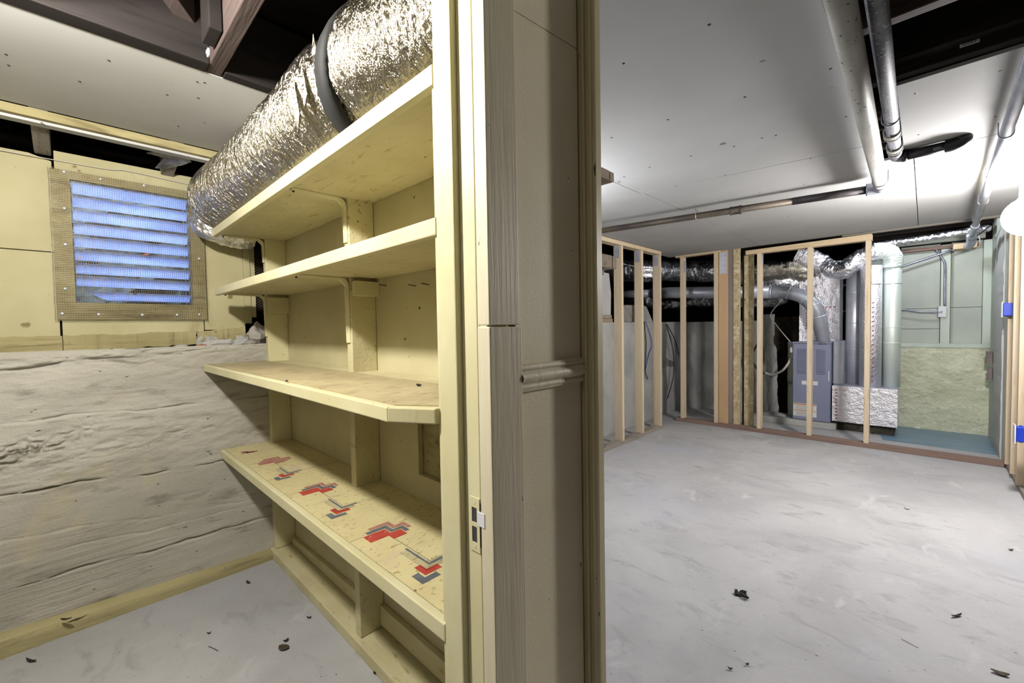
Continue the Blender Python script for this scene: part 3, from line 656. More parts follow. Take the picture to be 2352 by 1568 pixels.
ob = root('exterior_backdrop', (-4.2, .3, 0), 'dark hedge added outside the louvred opening', 'backdrop')  # dark backdrop added so the gaps between the slats stay dark
g1 = np.linspace(-2.2, 2.6, 60); g2 = np.linspace(.0, 2.3, 40); Yh2, Zh2 = np.meshgrid(g1, g2, indexing='ij')
MB().grid(-4.0+.12*fbm(Yh2*5, Zh2*5, 0*Yh2, 3, 4), Yh2, Zh2).build('dark_sheet', mk('backdrop_dark', (40, 44, 40), (24, 28, 26), 14, rough=.9, bump=[(20, .8, .03, I3)]), ob)
# =================================================================== SHELVES
def bracket(par, x, y0, y1, z, drop):
    """pressed steel shelf bracket: level arm under the board, rounded knee, upright leg on the stud"""
    pr = []
    for t in np.linspace(0, math.pi/2, 6): pr.append((y1-.03+.03*math.sin(t), z-.03+.03*math.cos(t)))
    path = [(y0, z)]+pr+[(y1, z-drop)]
    th = .010; m = MB(); pts = [np.array([x, a, b]) for a, b in path]
    out, inn = [], []
    for i, p in enumerate(pts):
        t = pts[min(i+1, len(pts)-1)]-pts[max(i-1, 0)]; t /= np.linalg.norm(t); n = np.array([0, -t[2], t[1]])
        taper = .35+.65*math.sin(math.pi*min(1, max(.05, i/(len(pts)-1)))) if 0 < i < len(pts)-1 else .45
        out.append((p, n, taper))
    n0 = len(m.v); w = .014
    for p, n, tp in out:
        for a, b in ((-w, 0), (-w*.6, -th*tp*1.4), (w*.6, -th*tp*1.4), (w, 0)): m.v.append(tuple(p+np.array([a, 0, 0])+n*b))
    for i in range(len(out)-1):
        for k in range(4):
            A, B = n0+i*4+k, n0+i*4+(k+1) % 4; m.f.append((A, B, B+4, A+4))
    m.f.append((n0, n0+1, n0+2, n0+3)); e = n0+(len(out)-1)*4; m.f.append((e+3, e+2, e+1, e))
    o = m.build('bracket', cream, par, smooth=False, bevel=.001)
    MB().lathe((x, y0+.008, z-.009), [(0, -.003), (.004, -.002), (.004, .002)], 8).build('screw', nail_m, o)
    return o
def shelf(label, ztop, zbot, yf, xl, xr, lino=None, brackets=(), chamfer=None):
    r = root('wall_shelf', (-1.6, .66, zbot), label, 'shelf', 'four painted shelves on the shelf wall')
    bt = ztop-.001; bb = zbot+.012 if ztop-zbot < .036 else zbot+.016
    if chamfer:
        poly = [(xl, yf+.02), (chamfer[0], yf+.02), (chamfer[1], .515), (chamfer[1], .60), (xr, .60), (xr, YB-.001), (xl, YB-.001)]
        MB().prism(poly, 2, bb, bt).build('board', cream_dk, r, bevel=.002)
        box(xl, chamfer[0], yf, yf+.02, zbot, ztop).build('nosing', cream, r, bevel=.003)
        MB().hexa([(chamfer[0], yf, zbot), (chamfer[1], .492, zbot), (chamfer[1], .514, zbot), (chamfer[0], yf+.02, zbot)],
                  [(chamfer[0], yf, ztop), (chamfer[1], .492, ztop), (chamfer[1], .514, ztop), (chamfer[0], yf+.02, ztop)]).build('nosing', cream, r, bevel=.003)
    else:
        box(xl, xr, yf+.02, YB-.001, bb, bt).build('board', cream_dk, r, bevel=.002)
        box(xl, min(xr, -.683), yf, yf+.02, zbot, ztop).build('nosing', cream, r, bevel=.003)
    for x, drop in brackets: bracket(r, x, yf+.035, YF-.001, bb-.001, drop)
    return r
s1 = shelf('topmost cream painted wall shelf carrying the fat foil duct', 1.727, 1.687, .497, -2.515, -.66, brackets=((-2.51, .12), (-1.545, .16)))
s2 = shelf('second cream painted wall shelf from the top, bare underside', 1.436, 1.401, .497, -2.515, -.66, brackets=((-2.51, .22), (-1.545, .24)))
s3 = shelf('third wall shelf down, deeper with a clipped front corner by the post', 1.062, 1.030, .44, -2.53, -.66, chamfer=(-.783, -.690))
s4 = shelf('lowest wall shelf covered with patterned cream linoleum', .628, .590, .497, -2.53, -.66)
MB().prism([(-2.53, .462), (-.79, .462), (-.70, .52), (-.70, YF-.002), (-2.53, YF-.002)], 2, 1.0615, 1.0635).build('linoleum_sheet', lino_dirty, s3)
ln = box(-2.528, -.70, .517, YB-.003, .6275, .6295).build('linoleum_sheet', lino_m, s4)
ZL = .6297
def flat(par, poly, dx, mm, name):
    return MB().prism([(x+dx, y) for x, y in poly], 2, ZL-.0004, ZL+.0003).build(name, mm, par)
RED = [(-1.140, .555), (-1.140, .622), (-1.106, .622), (-1.106, .654), (-1.068, .654), (-1.068, .610), (-1.095, .610), (-1.095, .555)]
GREY = [(-1.160, .571), (-1.160, .638), (-1.122, .638), (-1.122, .671), (-1.083, .671), (-1.083, .657), (-1.109, .657), (-1.109, .625), (-1.144, .625), (-1.144, .571)]
ROSE = [(-1.178, .588), (-1.178, .655), (-1.140, .655), (-1.140, .687), (-1.098, .687), (-1.098, .674), (-1.126, .674), (-1.126, .641), (-1.163, .641), (-1.163, .588)]
DL = [(-.995, .600), (-.995, .607), (-.893, .607), (-.893, .655), (-.884, .655), (-.884, .600)]
RED2 = [(-.900, .568), (-.900, .585), (-.873, .585), (-.873, .617), (-.852, .617), (-.852, .568)]
GREY2 = [(-.873, .543), (-.873, .562), (-.846, .562), (-.846, .595), (-.827, .595), (-.827, .543)]
for k, dx in enumerate((0, -.497, -1.003)):
    flat(ln, RED, dx, red_p if k < 2 else rose_p, 'printed_block'); flat(ln, GREY, dx, grey_p if k < 2 else rose_p, 'printed_step'); flat(ln, ROSE, dx, rose_p, 'printed_step')
    flat(ln, DL, dx, grey_p, 'printed_angle'); flat(ln, RED2, dx, red_p, 'printed_angle'); flat(ln, GREY2, dx, grey_p, 'printed_angle')
    flat(ln, [(-1.067, .6115), (-1.067, .6135), (-.898, .6135), (-.898, .66), (-.896, .66), (-.896, .6115)], dx, line_p, 'printed_line')
    for j in range(4):
        o = .0045*j
        flat(ln, [(-.985-o*.3, .5955-o), (-.985-o*.3, .5966-o), (-.8815+o, .5966-o), (-.8815+o, .64), (-.8803+o, .64), (-.8803+o, .5955-o)], dx, line_p, 'printed_line')
    flat(ln, [(-1.143, .517), (-1.143, .556), (-1.1415, .556), (-1.1415, .517)], dx, line_p, 'printed_line')
    flat(ln, [(-.886, .655), (-.886, .815), (-.8845, .815), (-.8845, .655)], dx, line_p, 'printed_line')
flat(ln, [(x, y+.01) for x, y in GREY2], -1.535, rose_p, 'printed_angle'); flat(ln, RED2, -1.50, rose_p, 'printed_angle')
# dead leaf scraps on the third shelf
for px, py, s, lab in ((962, 885, .012, 'curled dead leaf on the third shelf beside the post'), (658, 876, .007, 'tiny dark scrap near the front edge of the third shelf')):
    p = P(px, py, 'z', 1.066); tag(MB().blob(p+np.array([0, 0, .002]), (s, s*.45, .003), int(px), 8, .5, 5).build('leaf_scrap', leaf_b), lab, 'leaf')

# =================================================================== FOIL DUCT OVER THE SHELVES
fd = root('foil_duct', (-1.6, .6, 1.727), 'fat crumpled foil-jacketed duct lying on the topmost shelf', 'duct')
def rl(t): return .158-.05*max(0, .08-t)/.08-.02*max(0, (t-.93)/.07)
foil_tube([(-2.63, .555, 1.80), (-2.56, .56, 1.862), (-2.40, .575, 1.884), (-2.1, .592, 1.886), (-1.6, .598, 1.886), (-1.25, .60, 1.886), (-1.10, .602, 1.886)], rl, 3, 460, 150, .03, .020, stretch=1.3, floorz=1.729).build('jacket', foil_l, fd, smooth=True)
foil_tube([(-1.06, .60, 1.886), (-.98, .602, 1.89), (-.87, .617, 1.888), (-.76, .642, 1.886), (-.69, .655, 1.885)], lambda t: .145+.012*min(1, t*4), 11, 220, 150, .03, .020, stretch=1.3, floorz=1.729).build('jacket', foil_l, fd, smooth=True)
mm_ = MB(); n = 40
prs = [(-.06, .150), (-.06, .160), (.0, .163), (.055, .161), (.055, .146)]
for r_, in (): pass
bm_ = len(mm_.v)
for h, r_ in prs:
    for k in range(n):
        th = 2*math.pi*k/n; z = r_*math.sin(th); y = r_*math.cos(th)
        mm_.v.append((-1.075+h*.55+.05*math.sin(th)-.02*math.cos(th), .60+y, max(1.889+z, 1.7285)))
for i in range(len(prs)-1):
    for k in range(n):
        A, B = bm_+i*n+k, bm_+i*n+(k+1) % n; mm_.f.append((A, B, B+n, A+n))
mm_.build('strap', rubber, fd, smooth=True, label='black ribbed strap round the foil duct')
for s_, (x, y, z, ln_) in enumerate(((-1.17, .455, 1.86, .10), (-1.21, .45, 1.83, .14), (-1.14, .475, 1.93, .08))):
    q = MB(); pts = [(x, y-.012, z+.05), (x-.012, y-.014, z), (x-.004, y-.006, z-ln_*.6), (x+.02, y-.008, z-ln_*.3)]
    q.hexa(pts, [(a+.006, b-.006, c) for a, b, c in pts]).build('loose_flap', foil_l, fd)
foil_tube([(-2.60, .47, 1.78), (-2.56, .50, 1.735), (-2.57, .60, 1.715), (-2.58, .68, 1.72)], .055, 21, 60, 40, .12, .05).build('crumpled_end', foil_c, fd, smooth=True)

# =================================================================== CEILING PIPES
def coupling(par, c, ax, r, L, m, name='coupling'):
    pr = [(r, -L), (r*1.25, -L), (r*1.25, -L*.72), (r*1.12, -L*.66), (r*1.12, L*.66), (r*1.25, L*.72), (r*1.25, L), (r, L)]
    return MB().lathe(c, pr, 20, ax).build(name, m, par, smooth=False)
def strap_ring(par, c, r, d, m=galv_d, name='pipe_strap'):
    o = MB(); c = np.array(c, float); d = np.array(d, float)/np.linalg.norm(d); a = np.cross(d, (0, 0, 1)); a /= np.linalg.norm(a); b = np.cross(a, d)
    pts = [c+r*(a*math.cos(t)+b*math.sin(t)) for t in np.linspace(-math.pi*.98, math.pi*.0, 13)]
    pts = [pts[0]+b*.05]+pts+[pts[-1]+b*.05]
    return o.tube(pts, .0028, 6).build(name, m, par, smooth=True)
dp = root('drain_pipe', (-.19, 3.3, 2.0), 'long white speckled drain pipe below the ceiling gap, turning left along the ceiling', 'pipe')
MB().tube([(-.150, .95, 2.004), (-.190, 3.27, 2.0)], .0315, 20).build('long_run', pipe_w, dp, smooth=True)
MB().tube(curve_pts([(-.190, 3.24, 2.0), (-.191, 3.30, 2.0), (-.205, 3.322, 2.0), (-.26, 3.318, 2.0)], 6), .035, 18).build('elbow', galv_d, dp, smooth=True)
MB().tube([(-.25, 3.318, 2.0), (-.62, 3.268, 2.001)], .0235, 16).build('side_run', pipe_bd, dp, smooth=True)
MB().tube([(-.62, 3.268, 2.001), (-2.18, 3.045, 2.006)], .0225, 16).build('side_run', pipe_b, dp, smooth=True)
pc = P(1690, 483, 'z', 2.002); m = MB()
dv = np.array([-.99, -.141, 0]); q0 = pc-dv*.03
m.tube([pc-dv*.036, pc-dv*.034, pc-dv*.026, pc-dv*.024, pc+dv*.024, pc+dv*.026, pc+dv*.034, pc+dv*.036], [.0235, .031, .031, .0275, .0275, .031, .031, .0235], 18).build('coupling', pipe_b, dp)
strap_ring(dp, (-.187, 3.16, 2.0), .034, (0, 1, 0)); strap_ring(dp, (-1.2, 3.186, 2.003), .026, (1, .14, 0))
gp = root('metal_pipe', (-.11, 2.9, 2.05), 'dark speckled metal pipe running inside the ceiling gap with ringed joints', 'pipe')
MB().tube([(-.094, .95, 2.062), (-.115, 2.93, 2.058)], .0245, 20).build('run', pipe_g, gp, smooth=True)
for y in (2.585, 2.80): coupling(gp, (-.1135, y, 2.058), 1, .0255, .03, pipe_w)
MB().tube(curve_pts([(-.1145, 2.86, 2.058), (-.115, 2.915, 2.056), (-.108, 2.937, 2.052), (-.085, 2.94, 2.046)], 5), .028, 16).build('elbow', pipe_g, gp, smooth=True)
strap_ring(gp, (-.112, 2.40, 2.058), .027, (0, 1, 0))
bp = root('black_pipe', (0, 2.91, 2.04), 'short black plastic pipe flat on the ceiling with a hooked end', 'pipe')
MB().tube([(-.088, 2.94, 2.046), (.075, 2.918, 2.043)], .0235, 16).build('run', black_m, bp, smooth=True)
MB().tube([(-.090, 2.94, 2.046), (-.070, 2.938, 2.046)], .029, 16).build('collar', black_m, bp, smooth=True)
MB().tube(curve_pts([(.062, 2.920, 2.042), (.095, 2.915, 2.042), (.118, 2.912, 2.052), (.128, 2.911, 2.075)], 5), [.028]*11+[.030, .030, .028, .026, .024], 16).build('hooked_end', black_m, bp, smooth=True)
p = P(2145, 343, 'y', 2.905); box(.02, .062, 2.899, 2.902, 2.03, 2.043).build('sticker', grey_p, bp)
cp = root('conduit_pipe', (.27, 4, 2.0), 'slim grey pipe strapped to the ceiling above the right stud wall', 'pipe')
MB().tube([(.205, 1.2, 2.012), (.306, 5.86, 1.995)], .0205, 18).build('run', galv_d, cp, smooth=True)
for y in (2.78, 3.55, 4.25, 5.0):
    x = .205+(y-1.2)/4.66*.101; strap_ring(cp, (x, y, 2.006), .0225, (0, 1, 0), white_m if y > 3 else galv_d)
coupling(cp, (.292, 5.25, 1.997), 1, .021, .03, galv_d)
cl = MB().tube(curve_pts([(.305, 5.84, 1.995), (.309, 5.93, 1.985), (.31, 6.0, 1.95), (.30, 6.1, 1.93)], 5), .034, 16).build('elbow', galv_d, cp, smooth=True)
# barcode sticker on the joist inside the gap
p = P(2227, 98, 'y', 2.06); st = root('barcode_sticker', tuple(p), 'small white barcode sticker on the dark joist inside the ceiling gap', 'sticker')
box(p[0]-.022, p[0]+.022, 2.0585, 2.0597, p[2]-.008, p[2]+.008).build('paper', label_m, st)
for i in range(14):
    x = p[0]-.017+.0026*i; box(x, x+.0007+.0009*((i*7) % 3)/2, 2.0580, 2.0585, p[2]-.005, p[2]+.005).build('bar', ink_shade_m, st)

# =================================================================== PLANK SHELVES BEHIND THE PARTITION
def plank(label, z, th, y1, x1, pieces):
    r = root('plank_shelf', (-1.4, 1.1, z), label, 'shelf', 'rough plank shelves behind the partition')
    box(-2.05, x1, .88, y1-.03, z, z+th).build('plank', weather_x, r, bevel=.002)
    box(-2.05, x1, y1-.027, y1, z+.001, z+th-.001).build('edge_batten', weather_x, r, bevel=.002)
    if pieces: box(-2.0, x1-.02, .92, y1-.05, z-.022, z-.001).build('under_board', grey_x, r, bevel=.002)
    return r
plank('upper weathered plank end jutting out behind the fluted trim near the ceiling', 1.722, .034, 1.345, -.79, False)
plank('lower rough double plank end jutting out behind the fluted trim', 1.418, .045, 1.345, -.783, True)

# =================================================================== FURNACE CORNER
YFN = 5.95
fu = root('furnace', (-.94, 6.1, .07), 'upright blue-grey furnace cabinet with louvred front between the studs', 'furnace')
FX0, FX1, FZ1 = -1.125, -.757, .99
box(FX0, FX1, YFN+.012, 6.46, .07, FZ1-.015).build('cabinet', furn_m, fu, bevel=.006)
box(FX0+.006, FX1-.006, YFN, YFN+.014, .075, FZ1-.03).build('front_panel', furn_m, fu, bevel=.004)
box(FX0-.004, FX1+.004, YFN-.004, 6.46, FZ1-.018, FZ1).build('top_cap', furn_m, fu, bevel=.004)
for xa, xb in ((-1.082, -.985), (-.893, -.800)):
    for i in range(16):
        z = .905-.0185*i
        o = MB().hexa([(xa, YFN+.001, z-.005), (xb, YFN+.001, z-.005), (xb, YFN+.001, z+.005), (xa, YFN+.001, z+.005)],
                  [(xa+.004, YFN-.009, z-.005), (xb-.004, YFN-.009, z-.005), (xb-.004, YFN+.0, z+.005), (xa+.004, YFN+.0, z+.005)]).build('louvre', furn_m, fu)
        box(xa+.005, xb-.005, YFN-.0075, YFN-.001, z-.0068, z-.0052).build('slot', furn_d, o)
lb = box(-1.03, -.875, YFN-.0015, YFN, .49, .535).build('name_label', label_m, fu)
lb2 = box(-1.112, -.885, YFN-.0015, YFN, .115, .265).build('warning_label', label_m, fu)
box(-1.108, -.89, YFN-.002, YFN-.0014, .247, .260).build('orange_band', orange_m, lb2); box(-1.108, -.89, YFN-.002, YFN-.0014, .175, .183).build('orange_band', orange_m, lb2)
for i in range(5):
    for j in range(2):
        z = .235-.012*i if j == 0 else .163-.0095*i
        box(-1.09, -.91-.03*((i*3+j) % 3), YFN-.002, YFN-.0014, z-.0016, z+.0016).build('text_line', line_p, lb2)
box(FX0-.03, FX0-.001, YFN+.03, YFN+.07, .86, .92).build('switch_box', white_m, fu, bevel=.003)
box(FX1-.02, FX1-.012, YFN-.003, YFN, .55, .66).build('side_sticker', white_m, fu)
bm1 = MB().box(-1.62, -.70, 5.90, 6.03, 0, .069).build('furnace_skid', conc_p, bevel=.008); tag(bm1, 'pale timber skid on the floor under the furnace', 'skid')
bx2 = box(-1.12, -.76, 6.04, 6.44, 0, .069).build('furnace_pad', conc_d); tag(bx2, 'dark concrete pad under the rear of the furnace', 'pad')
# return box
rb = root('return_duct_box', (-.46, 6.15, .1), 'low foil-wrapped return duct box with red lettering beside the furnace', 'duct')
g1 = np.linspace(0, 1, 40); XX, ZZ = np.meshgrid(-.742+.55*g1, .10+.40*g1, indexing='ij')
rbm = box(-.742, -.192, YFN+.004, 6.42, .10, .495).build('wrap', foil_r, rb, bevel=.012)
MB().grid(XX, YFN+.0+.004*fbm(XX*40, ZZ*40, 0*XX, 2, 3), ZZ).build('front_wrap', foil_r, rb, smooth=True)
box(-.738, -.196, YFN+.01, 6.41, .496, .503).build('top_sheet', galv, rb, bevel=.002)
for i in range(10):
    z = .125+.036*i; MB().hexa([(-.712, YFN-.005, z), (-.694, YFN-.005, z+.008), (-.694, YFN-.005, z+.018), (-.712, YFN-.005, z+.012)], [(-.712, YFN-.006, z), (-.694, YFN-.006, z+.008), (-.694, YFN-.006, z+.018), (-.712, YFN-.006, z+.012)]).build('red_letter_mark', redink, rb)
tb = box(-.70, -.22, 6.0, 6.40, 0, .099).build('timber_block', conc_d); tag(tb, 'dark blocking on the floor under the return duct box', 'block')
# plenum on the furnace
pl = root('supply_plenum', (-.92, 6.2, .99), 'foil-wrapped supply plenum standing on the furnace', 'duct')
XX, ZZ = np.meshgrid(-1.085+.385*g1, .991+.76*g1, indexing='ij')
MB().box(-1.085, -.70, 6.11, 6.40, .991, 1.75).build('wrap', foil_r, pl, bevel=.012)
MB().grid(XX, 6.10+.006*fbm(XX*34, ZZ*34, 0*XX, 2, 9), ZZ).build('front_wrap', foil_r, pl, smooth=True)
for i in range(9): MB().bar((-1.02+.006*(i % 2), 6.09, 1.14+.03*i), (-1.0, 6.09, 1.155+.03*i), .001, .008).build('red_letter_mark', redink, pl)
for i in range(4): MB().bar((-.86+.035*i, 6.09, 1.38+.004*(i % 2)), (-.84+.035*i, 6.09, 1.395), .001, .01).build('red_letter_mark', redink, pl)
# grey casing between furnace and return
gc = box(-.752, -.655, 6.05, 6.40, .504, 1.0).build('return_riser', galv, bevel=.01); tag(gc, 'plain grey sheet-metal riser between furnace and foil box', 'duct')
# vertical round ducts on the return box
def riser(label, x, y, r, z1, mm, seams=(), marks=False):
    o = root('riser_duct', (x, y, .504), label, 'duct', 'round riser ducts on the return box')
    MB().tube([(x, y, .504), (x, y, (.504+z1)/2), (x, y, z1)], r, 28).build('pipe', mm, o, smooth=True)
    for z in seams: MB().tube([(x, y, z-.004), (x, y, z+.004)], r+.0025, 28).build('seam', mm, o, smooth=True)
    if marks:
        for i in range(18):
            z = .56+.05*i; a = math.radians(-75); px, py = x+(r+.001)*math.cos(a), y+(r+.001)*math.sin(a)
            MB().bar((px-.010, py, z), (px+.010, py-.003, z+.010), .001, .009).build('red_letter_mark', redink, o)
    return o
riser('bare galvanised round riser duct behind the third pine stud from the right', -.585, 6.27, .075, 1.86, galv, (.9, 1.2, 1.55))
riser('foil-wrapped round riser duct with red lettering, middle of the three', -.425, 6.10, .095, 1.82, foil_r, (1.62,), True)
rr3 = riser('smooth dull foil round riser duct, rightmost beside the green wall', -.256, 6.19, .078, 1.80, foil_g, (.98, 1.15, 1.62))
# elbow and crumpled tubes on top
def flexpart(par, name, path, r, seed, mm=foil_c, amp=.10, fine=.05, nl=130, nc=56):
    return foil_tube(path, r, seed, nl, nc, amp, fine, stretch=2.2).build(name, mm, par, smooth=True)
def flex(label, path, r, seed, mm=foil_c, amp=.10, fine=.05, nl=130, nc=56):
    return tag(foil_tube(path, r, seed, nl, nc, amp, fine, stretch=2.2).build('flexible_duct', mm, smooth=True), label, 'duct', 'crumpled foil ducts around the furnace')
flexpart(rr3, 'foil_elbow', [(-.262, 6.19, 1.80), (-.262, 6.18, 1.90), (-.31, 6.15, 1.97), (-.42, 6.12, 1.98)], .085, 31, foil_g, .05, .04)
flexpart(pl, 'sagging_flex_duct', [(-.40, 6.12, 1.97), (-.52, 6.1, 1.92), (-.66, 6.08, 1.80), (-.78, 6.1, 1.83), (-.88, 6.15, 1.93)], .085, 33, foil_c, .14)
flexpart(pl, 'flex_duct_stub', [(-.86, 6.2, 1.76), (-.88, 6.15, 1.88), (-.98, 6.1, 1.97), (-1.1, 6.1, 2.03)], .10, 35, foil_r, .10)
flexpart(pl, 'flex_duct_branch', [(-1.02, 6.14, 1.80), (-1.18, 6.05, 1.86), (-1.36, 6.0, 1.86), (-1.60, 6.1, 1.90)], .10, 37, foil_l, .16)
flexpart(pl, 'crushed_flex_duct', [(-1.08, 6.22, 1.68), (-1.22, 6.12, 1.72), (-1.38, 6.1, 1.70), (-1.62, 6.2, 1.74)], .075, 39, foil_c, .2)
fx = tag(foil_tube([P(2020, 562, 'y', 6.35), P(2090, 552, 'y', 6.4), P(2160, 541, 'y', 6.4), P(2240, 527, 'y', 6.35), P(2268, 524, 'y', 6.2)], .028, 41, 120, 30, .25, .12).build('foil_strip', foil_c, smooth=True), 'crumpled strip of foil along the beam above the green wall', 'foil strip')
flex('upper wrinkled foil duct above the flue pipe behind the left studs', [P(1400, 622, 'x', -3.4), P(1480, 622, 'x', -2.85), P(1560, 622, 'y', 6.3), P(1650, 624, 'y', 6.35), P(1730, 628, 'y', 6.3)], .135, 43, foil_c, .09, .06, 200, 70)
flex('lower ragged foil duct sagging under the flue pipe behind the left studs', [P(1478, 690, 'x', -3.0), P(1535, 700, 'x', -2.9), P(1600, 692, 'y', 6.7), P(1700, 692, 'y', 6.6), P(1775, 690, 'y', 6.4), P(1800, 680, 'y', 6.3)], .075, 45, foil_c, .15, .08, 160, 50)
# flue pipe
vp = root('flue_pipe', tuple(P(1770, 670, 'y', 5.9)), 'grey metal flue pipe running level behind the studs and bending down to the furnace', 'pipe')
pa = P(1404, 677, 'x', -3.5); pb = P(1544, 672, 'x', -2.48); pc2 = P(1775, 671, 'y', 5.86)
MB().tube([pa, pa+(pb-pa)*.72], .058, 24).build('reducer_run', galv, vp, smooth=True)
MB().tube([pa+(pb-pa)*.70, pb, pc2], .075, 28).build('level_run', galv, vp, smooth=True)
el = [P(1772, 671, 'y', 5.86), P(1812, 672, 'y', 5.86), P(1848, 684, 'y', 5.87), P(1872, 708, 'y', 5.90), P(1884, 745, 'y', 5.95), P(1892, 788, 'y', 6.0)]
cpts = curve_pts(el, 4); MB().tube(cpts, [.076 if i < 17 else .076-.004*(i-16) for i in range(len(cpts))], 28).build('elbow', galv_d, vp, smooth=True)
for i in (0, 4, 8, 11, 14): 
    t = (cpts[i+1]-cpts[i]); t /= np.linalg.norm(t); MB().tube([cpts[i]-t*.008, cpts[i]+t*.008], .0795, 28).build('crimp_ring', galv, vp, smooth=True)
# post of stacked boards beside the third stud
def standing(name, label, x0, x1, y0, y1, z0, z1, mm, cat='board'):
    return tag(box(x0, x1, y0, y1, z0, z1).build(name, mm, bevel=.002), label, cat, 'boards standing behind the sill')
tp = root('plywood_strip', (-1.67, 5.33, .046), 'tan plywood strip with a steel plate, standing against the second back stud', 'board', 'boards standing behind the sill')
box(-1.745, -1.640, YS+.03, YS+.055, .046, ZC+.03).build('strip', tan_m, tp, bevel=.002)
box(-1.735, -1.655, YS+.027, YS+.03, 1.80, 2.05).build('steel_plate', galv, tp, bevel=.001)
for z in (1.84, 1.90, 1.96, 2.01):
    for x in (-1.715, -1.675): MB().lathe((x, YS+.0265, z), [(0, -.001), (.004, 0)], 8, 1).build('hole', nail_m, tp)
standing('board_strip', 'narrow purple-grey board beside the tan plywood strip', -1.638, -1.595, YS+.035, YS+.075, .046, ZC+.02, greyboard)
standing('osb_strip', 'nearer strand-board strip standing beside the purple-grey board', -1.590, -1.525, YS+.04, YS+.095, .046, ZC+.02, osb_m)
standing('osb_strip', 'farther strand-board strip with a small white tag, standing by the furnace corner', -1.50, -1.405, YS+.13, YS+.165, .0, 2.0, osb_m)
tg = box(-1.425, -1.405, YS+.1275, YS+.1295, 1.32, 1.38).build('paper_tag', label_m); tag(tg, 'small white paper tag stuck on the strand-board strip', 'tag')
standing('gap_shade_strip', 'dark strip standing for shade in the gap between the two strand-board strips', -1.522, -1.500, YS+.14, YS+.2, 0, 2.05, darkw_y)  # fills the gap with dark colour in place of its shade
# gas pipe, hose and cables
def wire(name, label, pts, r, mm, cat='cable', n=7): return tag(MB().tube(curve_pts(pts, n), r, 8).build(name, mm, smooth=True), label, cat)
wire('gas_pipe', 'thin grey vertical gas pipe behind the third pine stud', [P(1752, 630, 'y', 6.05), P(1750, 760, 'y', 6.05), P(1750, 900, 'y', 6.05), P(1750, 955, 'y', 6.05)], .012, galv_d, 'pipe')
wire('black_hose', 'black hose bowing out from the gas pipe', [P(1752, 775, 'y', 6.0), P(1734, 800, 'y', 5.98), P(1727, 825, 'y', 5.97), P(1742, 850, 'y', 5.98), P(1757, 858, 'y', 6.0)], .013, wireb, 'hose')
wire('gas_connector', 'pale flexible gas connector curving into the furnace side', [P(1757, 856, 'y', 6.0), P(1775, 860, 'y', 6.0), P(1795, 852, 'y', 6.0), P(1808, 838, 'y', 6.02), P(1817, 822, 'y', 6.06)], .014, wirew, 'hose')
wire('white_cable', 'white cable dropping from the foil ducts to the furnace top', [P(1795, 690, 'y', 6.0), P(1770, 722, 'y', 6.0), P(1782, 745, 'y', 6.0), P(1816, 786, 'y', 6.03)], .006, wirew)
wire('black_cable', 'black cable hanging down the concrete behind the first pine stud', [P(1479, 738, 'x', -2.50), P(1484, 790, 'x', -2.50), P(1482, 850, 'x', -2.50), P(1488, 870, 'x', -2.5)], .006, wireb)
wire('blue_cable', 'blue cable looping on the concrete between the pine studs', [P(1482, 738, 'x', -2.505), P(1494, 770, 'x', -2.505), P(1497, 795, 'x', -2.505), P(1490, 815, 'x', -2.505), P(1482, 850, 'x', -2.505)], .005, wireblue)
wire('black_cable', 'long black cable sweeping down behind the third pine stud', [P(1530, 745, 'x', -2.45), P(1545, 800, 'x', -2.45), P(1547, 860, 'x', -2.45), P(1533, 915, 'x', -2.45)], .006, wireb)
wire('black_cable', 'black cable curving beside the first back stud', [P(1532, 745, 'x', -2.48), P(1552, 785, 'x', -2.48), P(1562, 830, 'y', 6.2)], .006, wireb)
wire('white_cable', 'white cable draped along the top of the left studs', [P(1428, 605, 'x', -2.4), P(1450, 610, 'x', -2.42), P(1490, 617, 'x', -2.42), P(1530, 618, 'x', -2.45), P(1565, 614, 'y', 5.6)], .005, wirew)
# scraps standing on the far foundation ledge
p = P(1384, 735, 'x', -2.56)
sb = MB().prism([(3.5, 1.342), (4.36, 1.342), (4.37, 1.60), (4.33, 1.82), (3.5, 1.82)], 0, -2.64, -2.62).build('white_board', drywall_e); tag(sb, 'white board leaning upright on the far ledge behind the fluted trim', 'board')
for i, (z, y1, x) in enumerate(((1.256, 4.27, -2.6), (1.298, 4.25, -2.6))):
    o = box(-2.72, x+.06, 3.4, y1, z, z+.04).build('scrap_lumber', weather_x, bevel=.003); tag(o, ['lower scrap of lumber lying on the far ledge', 'upper scrap of lumber lying on the far ledge'][i], 'lumber', 'lumber scraps on the far ledge')
m = MB().prism([(4.60, 1.258), (5.10, 1.258), (5.08, 1.40), (5.02, 1.475), (4.74, 1.47), (4.64, 1.38)], 0, -2.70, -2.65).build('stone_slab', rock_m, bevel=.01); tag(m, 'grey broken stone slab leaning on the far ledge between the studs', 'stone')
m = MB().prism([(5.14, 1.258), (5.45, 1.258), (5.27, 1.46), (5.18, 1.475)], 0, -2.66, -2.63).build('concrete_shard', conc_p, bevel=.004); tag(m, 'pale triangular concrete shard on the far ledge beside the third stud', 'stone')
g1 = np.linspace(0, 1, 26); g2 = np.linspace(0, 1.33, 70); Ug, Zg = np.meshgrid(g1, g2, indexing='ij')
th = math.pi*(.05+.9*Ug); rr = 1+.35*fbm(np.cos(th)*2, np.sin(th)*2, Zg*5, 4, 77)
MB().grid(-1.455-.085*np.cos(th)*rr*(1.15-.25*Zg), 6.32-.11*np.sin(th)*rr*(1.2-.3*Zg), Zg).build('rubble_pier', conc_p, w6, smooth=True)
MB().grid(-1.76-.12*np.cos(th)*rr*(1.1-.7*Zg/1.33), 6.26-.12*np.sin(th)*rr*(1.1-.6*Zg/1.33), Zg*.62).build('rubble_pier', conc_p, w6, smooth=True)
